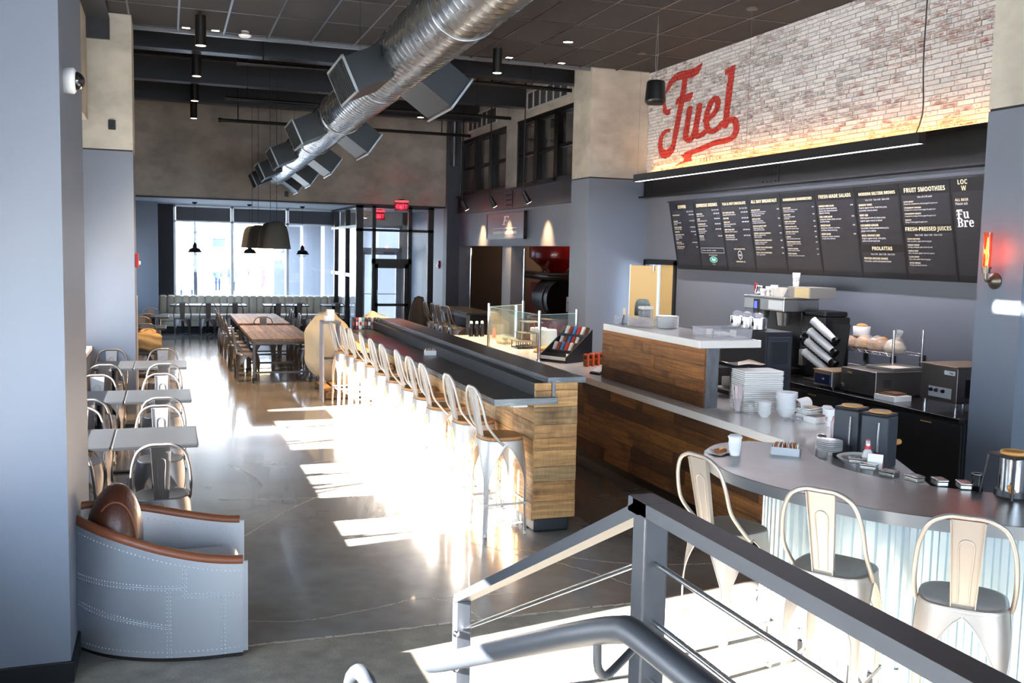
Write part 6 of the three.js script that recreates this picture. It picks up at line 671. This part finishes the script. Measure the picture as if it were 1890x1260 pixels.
// ---------- roastery ----------
{ const t = thing('roastery_bar', 'black riveted bar table in front of the roastery', 'table', [5.4, 0, -18.2]); part(t, 'tabletop', rb(.6, .04, 2.1, .12, 1.04, 0, .005), std(0x0e0f11, .4)); part(t, 'front_panel', rb(.04, .9, 2.0, .2, .5, 0, .004), std(0x0b0b0c, .7)); part(t, 'leg', rb(.06, 1.02, .06, -.14, .51, 1.0, .005), std(0x5b6068, .4, .4)); part(t, 'leg', rb(.06, 1.02, .06, -.14, .51, -1.0, .005), std(0x5b6068, .4, .4)); part(t, 'apron', rb(.05, .06, 2.0, -.14, .99, 0, .004), std(0x6a6f78, .4, .4)); part(t, 'rivet', M(...[...Array(20)].map((_, i) => sph(.009, -.02 + (i % 2) * .3, 1.062, -1 + .1 * i, 1, .6, 1, 6))), steel); stuff(t.children[t.children.length - 1]);
  const c = thing('dark_coat', 'dark coat draped over a stool beside the vestibule', 'coat', [4.9, 0, -19.55]); { const g = lathe([[.3, .35], [.31, .5], [.27, .8], [.2, 1.05], [.12, 1.2], [.04, 1.25], [0, 1.26]], 40), p = g.attributes.position; for (let i = 0; i < p.count; i++) { const a = Math.atan2(p.getZ(i), p.getX(i)), k = 1 + .1 * Math.sin(a * 5) * (1.3 - p.getY(i)); p.setX(i, p.getX(i) * k * .8); p.setZ(i, p.getZ(i) * k * 1.1); } g.computeVertexNormals(); part(c, 'cloth', g, Object.assign(std(0x101114, .9), D2)); part(c, 'collar', T(new THREE.TorusGeometry(.08, .025, 8, 24), 0, 1.2, 0, Math.PI / 2 - .3), std(0x15161a, .9)); part(c, 'hem_legs', M(...[0, 1, 2, 3].map(i => rod([.16 * Math.cos(i * 1.57 + .8), 0, .16 * Math.sin(i * 1.57 + .8)], [.14 * Math.cos(i * 1.57 + .8), .6, .14 * Math.sin(i * 1.57 + .8)], .012))), std(0x3a3a3c, .4, .6)); stuff(c.children[2]); c.children[2].name = 'stool_legs'; delete c.children[2].userData.kind; }
  for (const [z, l] of [[-22.2, 'tall chrome pole at the left roastery opening'], [-18.5, 'tall chrome pole at the right roastery opening']]) { const p = thing('door_pole', l, 'pole', [6.83, 0, z]); part(p, 'pole', cy(.022, .022, 2.28, 0, 0, 0, 14), chrome); for (const y of [.6, 1.2, 2.1]) part(p, 'bracket', rb(.03, .04, .08, .01, y, -.05, .005), steel); }
  const red = phys(0x8c0f12, .25, .1, { clearcoat: .6 }), dk = std(0x151416, .4, .5); const r = thing('coffee_roaster', 'big red coffee roaster with a script letter on its side, in the roastery', 'roaster', [8.1, 0, -19.6]);
  part(r, 'hopper', lathe([[.12, 1.68], [.55, 2.05], [.62, 2.1], [.62, 2.75], [0, 2.75]], 36).translate(.1, 0, -.5), red); { const tx = canvas(256, 256, c => { c.fillStyle = '#8c1216'; c.fillRect(0, 0, 256, 256); c.fillStyle = '#efe6da'; c.font = 'italic bold 150px serif'; c.textAlign = 'center'; c.fillText('F', 128, 150); c.fillRect(50, 96, 24, 6); c.fillRect(50, 112, 24, 6); c.fillRect(190, 110, 20, 6); c.fillRect(190, 124, 20, 6); }); part(r, 'body', rb(.9, 1.1, 1.1, .15, 1.0, -.55, .04), [0, 1, 2, 3, 4, 5].map(i => i === 1 ? std(0xffffff, .3, 0, { map: tx }) : red)); }
  part(r, 'drum_face', T(cy(.42, .42, .12, 0, 0, 0, 36), -.2, 1.22, .35, Math.PI / 2), dk); part(r, 'drum_door', M(T(lathe([[0, 0], [.3, 0], [.3, .03], [.12, .08], [0, .085]], 32), -.2, 1.22, .41, Math.PI / 2), rod([-.32, 1.1, .5], [-.05, 1.36, .5], .014)), chrome); part(r, 'drum_shell', T(cy(.45, .45, .9, 0, 0, 0, 36), -.15, 1.22, -.2, Math.PI / 2), dk); part(r, 'cooling_tray', lathe([[0, .06], [.78, .06], [.8, .1], [.8, .86], [.76, .88], [.74, .84], [0, .8]], 48).translate(-.35, 0, 1.15), red); part(r, 'tray_rim', T(new THREE.TorusGeometry(.78, .025, 8, 48), -.35, .87, 1.15, Math.PI / 2), std(0x8a7b62, .35, .8)); part(r, 'exhaust_pipe', tube([[-.4, 1.72, -1.2], [-.4, 1.7, .1], [-.2, 1.7, .9], [.4, 1.72, 1.4]], .09, 40, 14), std(0x3d3027, .3, .8)); part(r, 'exhaust_pipe', tube([[.2, 2.6, .55], [.2, 2.2, .55], [.2, 1.75, .55]], .07, 20, 12), std(0x8a8478, .3, .8)); part(r, 'control_box', rb(.14, .3, .24, -.62, 1.2, 2.1, .01), std(0x9aa3ab, .5)); part(r, 'button', M(sph(.02, -.695, 1.24, 2.08, .5, 1, 1, 8), sph(.02, -.695, 1.18, 2.14, .5, 1, 1, 8)), std(0xc01818, .4)); part(r, 'leg', M(...[[-.2, -1], [.5, -1], [-.2, 0], [.5, 0]].map(([x, z]) => bx(.08, .5, .08, x, .25, z))), dk); r.children[r.children.length - 1].userData.kind = 'stuff';
  const col = one('steel_column', bb(8.9, 9.05, 0, 5.5, -22.6, -22.45), std(0xb9ab8f, .6), 'pale steel column inside the dark roastery', 'column');
  const tl = thing('tube_light', 'white glowing tube light inside the roastery', 'light', [9.4, 2.35, -23.3]); part(tl, 'tube', bx(.06, .05, .5), glow(0xfff4ec, 6)); part(tl, 'housing', bx(.1, .06, .56, 0, .055, 0), whiteMat); part(tl, 'hanger', rod([0, .08, 0], [0, 3.8, 0], .006), blackMat); const L = new THREE.PointLight(0xffc890, 1.6, 0, 2); L.position.set(9.3, 2.2, -23.2); L.castShadow = true; scene.add(L);
  const sh = thing('storage_rack', 'pale storage rack standing inside the roastery', 'rack', [9.6, 0, -23.4]); for (const y of [.4, 1.0, 1.5, 1.9]) part(sh, 'shelf', rb(.5, .03, .6, 0, y, 0, .004), std(0x9a978f, .5)); for (const [x, z] of [[-1, -1], [1, -1], [1, 1], [-1, 1]]) part(sh, 'upright', bx(.03, 2.1, .03, x * .24, 1.05, z * .28), std(0x8f8c86, .4, .5)); part(sh, 'carton', rb(.3, .3, .4, 0, 1.17, 0, .01), std(0xcbbfa8, .7)); part(sh, 'carton', rb(.3, .2, .4, 0, 1.62, 0, .01), std(0xd8d2c8, .7));
  for (const [x, y, z, l] of [[9.3, 4.5, -17.2, 'warm bulb lamp behind the nearer upper roastery window'], [9.6, 4.3, -21.2, 'warm bulb lamp behind the farther upper roastery window'], [9.8, 3.7, -18.4, 'low warm bulb lamp behind the nearer upper roastery window']]) { const b = thing('roastery_lamp', l, 'light', [x, y, z]); part(b, 'bulb', sph(.06, 0, 0, 0, 1, .6, 1), glow(0xffd2a0, 8)); part(b, 'shade', lathe([[.16, 0], [.06, .1], [.02, .14], [.02, .13], [.055, .09], [.15, 0]]), Object.assign(std(0x141414, .4), D2)); part(b, 'cord', rod([0, .14, 0], [0, 6.2 - y, 0], .006), blackMat); const q = new THREE.PointLight(0xffc088, 1.2, 0, 2); q.position.set(x, y - .08, z); q.castShadow = true; scene.add(q); }
}
// ---------- street outside ----------
{
  struct('ground', M(slab([[-60, -26.55], [60, -26.55], [60, -130], [-60, -130]], -.8, -.55)), std(0xb9b6b0, .9)); struct('ground', bb(-60, -1.56, -.8, -.05, -26.5, 12), std(0xb9b6b0, .9));
  const pale = std(0xb9c4cc, .85), white = std(0xd6d2cc, .85), conc = std(0x9a9ba0, .85), dark = std(0x3b3e44, .6), win = std(0x5c6570, .2);
  const b1 = thing('street_building', 'pale painted building on the left side of the street outside', 'building', [-6, -.55, -60]); part(b1, 'wall', bb(-14, 8.3, 0, 12, -14, 4), pale); for (let i = 0; i < 4; i++) { part(b1, 'window', bb(8.3, 8.36, 1.2, 3.2, 2.2 - i * 4, 3.6 - i * 4 - .0), win); part(b1, 'window', bb(8.3, 8.36, 5, 7.2, 1.6 - i * 4, 3.4 - i * 4), win); } part(b1, 'door', bb(6.0, 7.0, 0, 2.3, 4, 4.04), white);
  const b2 = thing('street_building', 'white building closing the far end of the street', 'building', [8, -.55, -112]); part(b2, 'wall', bb(-26, 26, 0, 14, -4, 4), white); for (let i = 0; i < 8; i++) part(b2, 'window', bb(-12 + i * 3.4, -10.4 + i * 3.4, 4.5, 7, 3.98, 4.05), win); part(b2, 'tan_pier', bb(.4, 2.6, 0, 12, 4, 4.3), std(0xcdb07c, .8));
  const b3 = thing('street_building', 'concrete shopfront with deep piers on the right side of the street', 'building', [4.9, -.55, -34]); part(b3, 'wall', bb(.9, 8, 0, 9, -22, 6), conc); for (let i = 0; i < 4; i++) { part(b3, 'pier', bb(-.25, .95, 0, 9, 2.4 - i * 5.2, 3.2 - i * 5.2), conc); part(b3, 'shop_window', bb(.84, .9, .4, 3.2, -1.6 - i * 5.2, 2.2 - i * 5.2), win); part(b3, 'window_frame', M(bb(.78, .86, 3.2, 3.35, -1.7 - i * 5.2, 2.3 - i * 5.2), bb(.78, .86, .3, 3.3, -1.75 - i * 5.2, -1.6 - i * 5.2)), dark); } part(b3, 'canopy', bb(-.6, .9, 3.6, 3.9, -20, 5), conc);
  const b4 = one('side_sun_blocker', bb(-16, -6.2, -.06, 9, -44, -14.6), pale, 'unseen block added across the side street to shade the far left windows', 'building');  // out-of-view block, added to keep direct sun off the far left bay
  const lp = thing('lamp_post', 'dark steel lamp post right outside the shopfront window', 'lamp post', [.8, -.55, -32]); part(lp, 'pole', cy(.045, .06, 5.5, 0, 0, 0, 14), std(0x23272c, .5)); part(lp, 'foot', cy(.12, .14, .4, 0, 0, 0, 14), std(0x23272c, .5)); part(lp, 'collar', cy(.08, .08, .1, 0, 2.1, 0, 14), std(0x23272c, .5));
  for (const [x, z, l] of [[.42, -36, 'thin dark bollard outside, left of the pair'], [.78, -36.2, 'thin dark bollard outside, right of the pair']]) { const b = thing('bollard', l, 'bollard', [x, -.55, z]); part(b, 'post', cy(.04, .045, 1.15, 0, 0, 0, 12), std(0x4d5560, .5)); part(b, 'cap', sph(.05, 0, 1.15, 0, 1, .6, 1, 12), std(0x4d5560, .5)); }
  const bn = thing('shop_banner', 'blue hanging banner on the left building outside', 'banner', [2.6, 1.6, -57]); part(bn, 'cloth', bx(.9, 1.9, .03, 0, 0, 0), std(0x49659c, .8)); part(bn, 'emblem', T(cy(.28, .28, .02, 0, 0, 0), 0, -.3, .02, Math.PI / 2), std(0xd9e2e8, .7)); part(bn, 'bracket', rod([-.8, .98, 0], [.5, .98, 0], .03), dark);
  const fs = thing('shop_fascia', 'white fascia with dark lettering over a shop outside', 'sign', [2.75, 2.9, -57]); { const tx = canvas(256, 64, c => { c.fillStyle = '#e6e4e0'; c.fillRect(0, 0, 256, 64); c.fillStyle = '#5a5d63'; c.font = 'bold 40px sans-serif'; c.fillText('STUDIO', 40, 46); }); part(fs, 'board', bx(2.4, .5, .06), [0, 1, 2, 3, 4, 5].map(i => i === 4 ? std(0xffffff, .7, 0, { map: tx }) : white)); part(fs, 'bracket', rod([-1.4, 0, -.05], [1.2, 0, -.05], .03), dark); }
  const tb = thing('litter_bin', 'square dark litter bin with an open top on the pavement outside', 'bin', [5.25, -.55, -53]); part(tb, 'body', rb(.7, 1.0, .5, 0, .52, 0, .03), std(0x45464a, .6)); part(tb, 'hood', M(rb(.74, .08, .54, 0, 1.3, 0, .02), bx(.04, .28, .5, -.34, 1.16, 0), bx(.04, .28, .5, .34, 1.16, 0)), std(0x45464a, .6)); part(tb, 'leg', M(bx(.06, .06, .4, -.28, .0, 0), bx(.06, .06, .4, .28, 0, 0)), dark);
  const rbn = thing('round_bin', 'round dark litter bin with a domed lid by the concrete shopfront', 'bin', [4.35, -.55, -32.6]); part(rbn, 'basket', cy(.27, .24, .8, 0, .02, 0, 28), std(0x3a4350, .5)); for (let i = 0; i < 16; i++) part(rbn, 'slat', T(rb(.05, .78, .015, 0, .42, .27, .004), 0, 0, 0, 0, i * .3927), std(0x2f3743, .5)); part(rbn, 'lid', lathe([[.3, .84], [.3, .9], [.24, 1.04], [.1, 1.1], [0, 1.1]], 28), std(0x53606d, .45));
  // pedestrians: one smooth body each, clothes and hair as children
  function body(bones, res = 44) { const mc = new MarchingCubes(res, new THREE.MeshBasicMaterial(), false, false, 60000); mc.isolation = 0; const S = 1.0, c = V(0, .9, 0); const N = res; let lo = 1e9; const sm = (a, b, k) => { const h = Math.max(0, Math.min(1, .5 + .5 * (b - a) / k)); return b + (a - b) * h - k * h * (1 - h); };
    for (let z = 0; z < N; z++) for (let y = 0; y < N; y++) for (let x = 0; x < N; x++) { const p = V((x / N * 2 - 1) * S, (y / N * 2 - 1) * S + c.y, (z / N * 2 - 1) * S); let d = 1e3; for (const [a, b, r0, r1] of bones) { const ba = b.clone().sub(a), pa = p.clone().sub(a), h = Math.max(0, Math.min(1, pa.dot(ba) / ba.lengthSq())); d = sm(d, pa.sub(ba.multiplyScalar(h)).length() - (r0 + (r1 - r0) * h), .05); } mc.field[x + y * N + z * N * N] = -d; }
    mc.update(); const n = mc.count ?? mc.geometry.drawRange.count, g = new THREE.BufferGeometry(); g.setAttribute('position', new THREE.BufferAttribute(new Float32Array(mc.positionArray.slice(0, n * 3)), 3)); g.setAttribute('normal', new THREE.BufferAttribute(new Float32Array(mc.normalArray.slice(0, n * 3)), 3)); g.setAttribute('uv', new THREE.BufferAttribute(new Float32Array(n * 2), 2)); g.scale(S, S, S).translate(0, c.y, 0); return g; }
  const B = (a, b, r0, r1) => [V(...a), V(...b), r0, r1];
  function person(label, x, z, top, legsC, hairC, stride, o = {}) { const skin = std(0xc99b80, .7), t = thing('person', label, 'person', [x, -.55, z], o.turn ?? 0, 'pedestrians outside'); const s = stride;
    part(t, 'body', body([B([0, .95, 0], [0, 1.3, 0], .15, .17), B([0, 1.3, 0], [0, 1.48, 0], .12, .06), B([0, 1.56, .01], [0, 1.64, .01], .095, .1), B([-.09, .92, 0], [-.1, .5, s * .5], .09, .065), B([-.1, .5, s * .5], [-.1, .08, s * .2 + .02], .06, .042), B([-.1, .06, s * .2], [-.1, .05, s * .2 - .14], .045, .04), B([.09, .92, 0], [.1, .5, -s * .4], .09, .065), B([.1, .5, -s * .4], [.1, .08, -s * 1.0], .06, .042), B([.1, .06, -s], [.1, .05, -s - .14], .045, .04), B([-.19, 1.38, 0], [-.26, 1.1, -s * .3], .055, .045), B([-.26, 1.1, -s * .3], [-.24, .86, -s * .5], .042, .035), B([.19, 1.38, 0], [.26, 1.1, s * .3], .055, .045), B([.26, 1.1, s * .3], [.24, .86, s * .5], .042, .035)]), std(legsC, .85));
    part(t, 'coat', body([B([0, o.long ?? .86, 0], [0, 1.32, 0], (o.long ? .2 : .18), .185), B([0, 1.32, 0], [0, 1.44, 0], .15, .1), B([-.19, 1.38, 0], [-.27, 1.1, -s * .3], .07, .062), B([-.27, 1.1, -s * .3], [-.25, .9, -s * .5], .06, .052), B([.19, 1.38, 0], [.27, 1.1, s * .3], .07, .062), B([.27, 1.1, s * .3], [.25, .9, s * .5], .06, .052)], 36), std(top, .85)); part(t, 'hair', sph(.112, 0, 1.63, .025, 1, 1.08, 1.02, 16), std(hairC, .8)); }
  person('pedestrian outside in a long red coat walking away past the square bin', 4.92, -56, 0xa8364a, 0x6b5038, 0x6a4326, .14, { long: .68 }); person('pedestrian outside in a grey jacket and blue trousers, leftmost of the group', 2.85, -62, 0x8a958c, 0x3c5478, 0x8a6a4a, .2); person('pedestrian outside in a pale grey coat beside the window mullion', 3.66, -61, 0x7f8a90, 0x4c5664, 0x5a4030, .22, { long: .74 }); person('pedestrian far off in a dark pink jacket walking in the pair', 5.95, -80, 0x8c4a5a, 0x38455c, 0x4a3526, .2); person('pedestrian far off in a pale blue coat walking in the pair', 6.5, -79, 0x87a1ad, 0x3f4a5e, 0x6a5038, .1);
}
renderer.render(scene, camera);
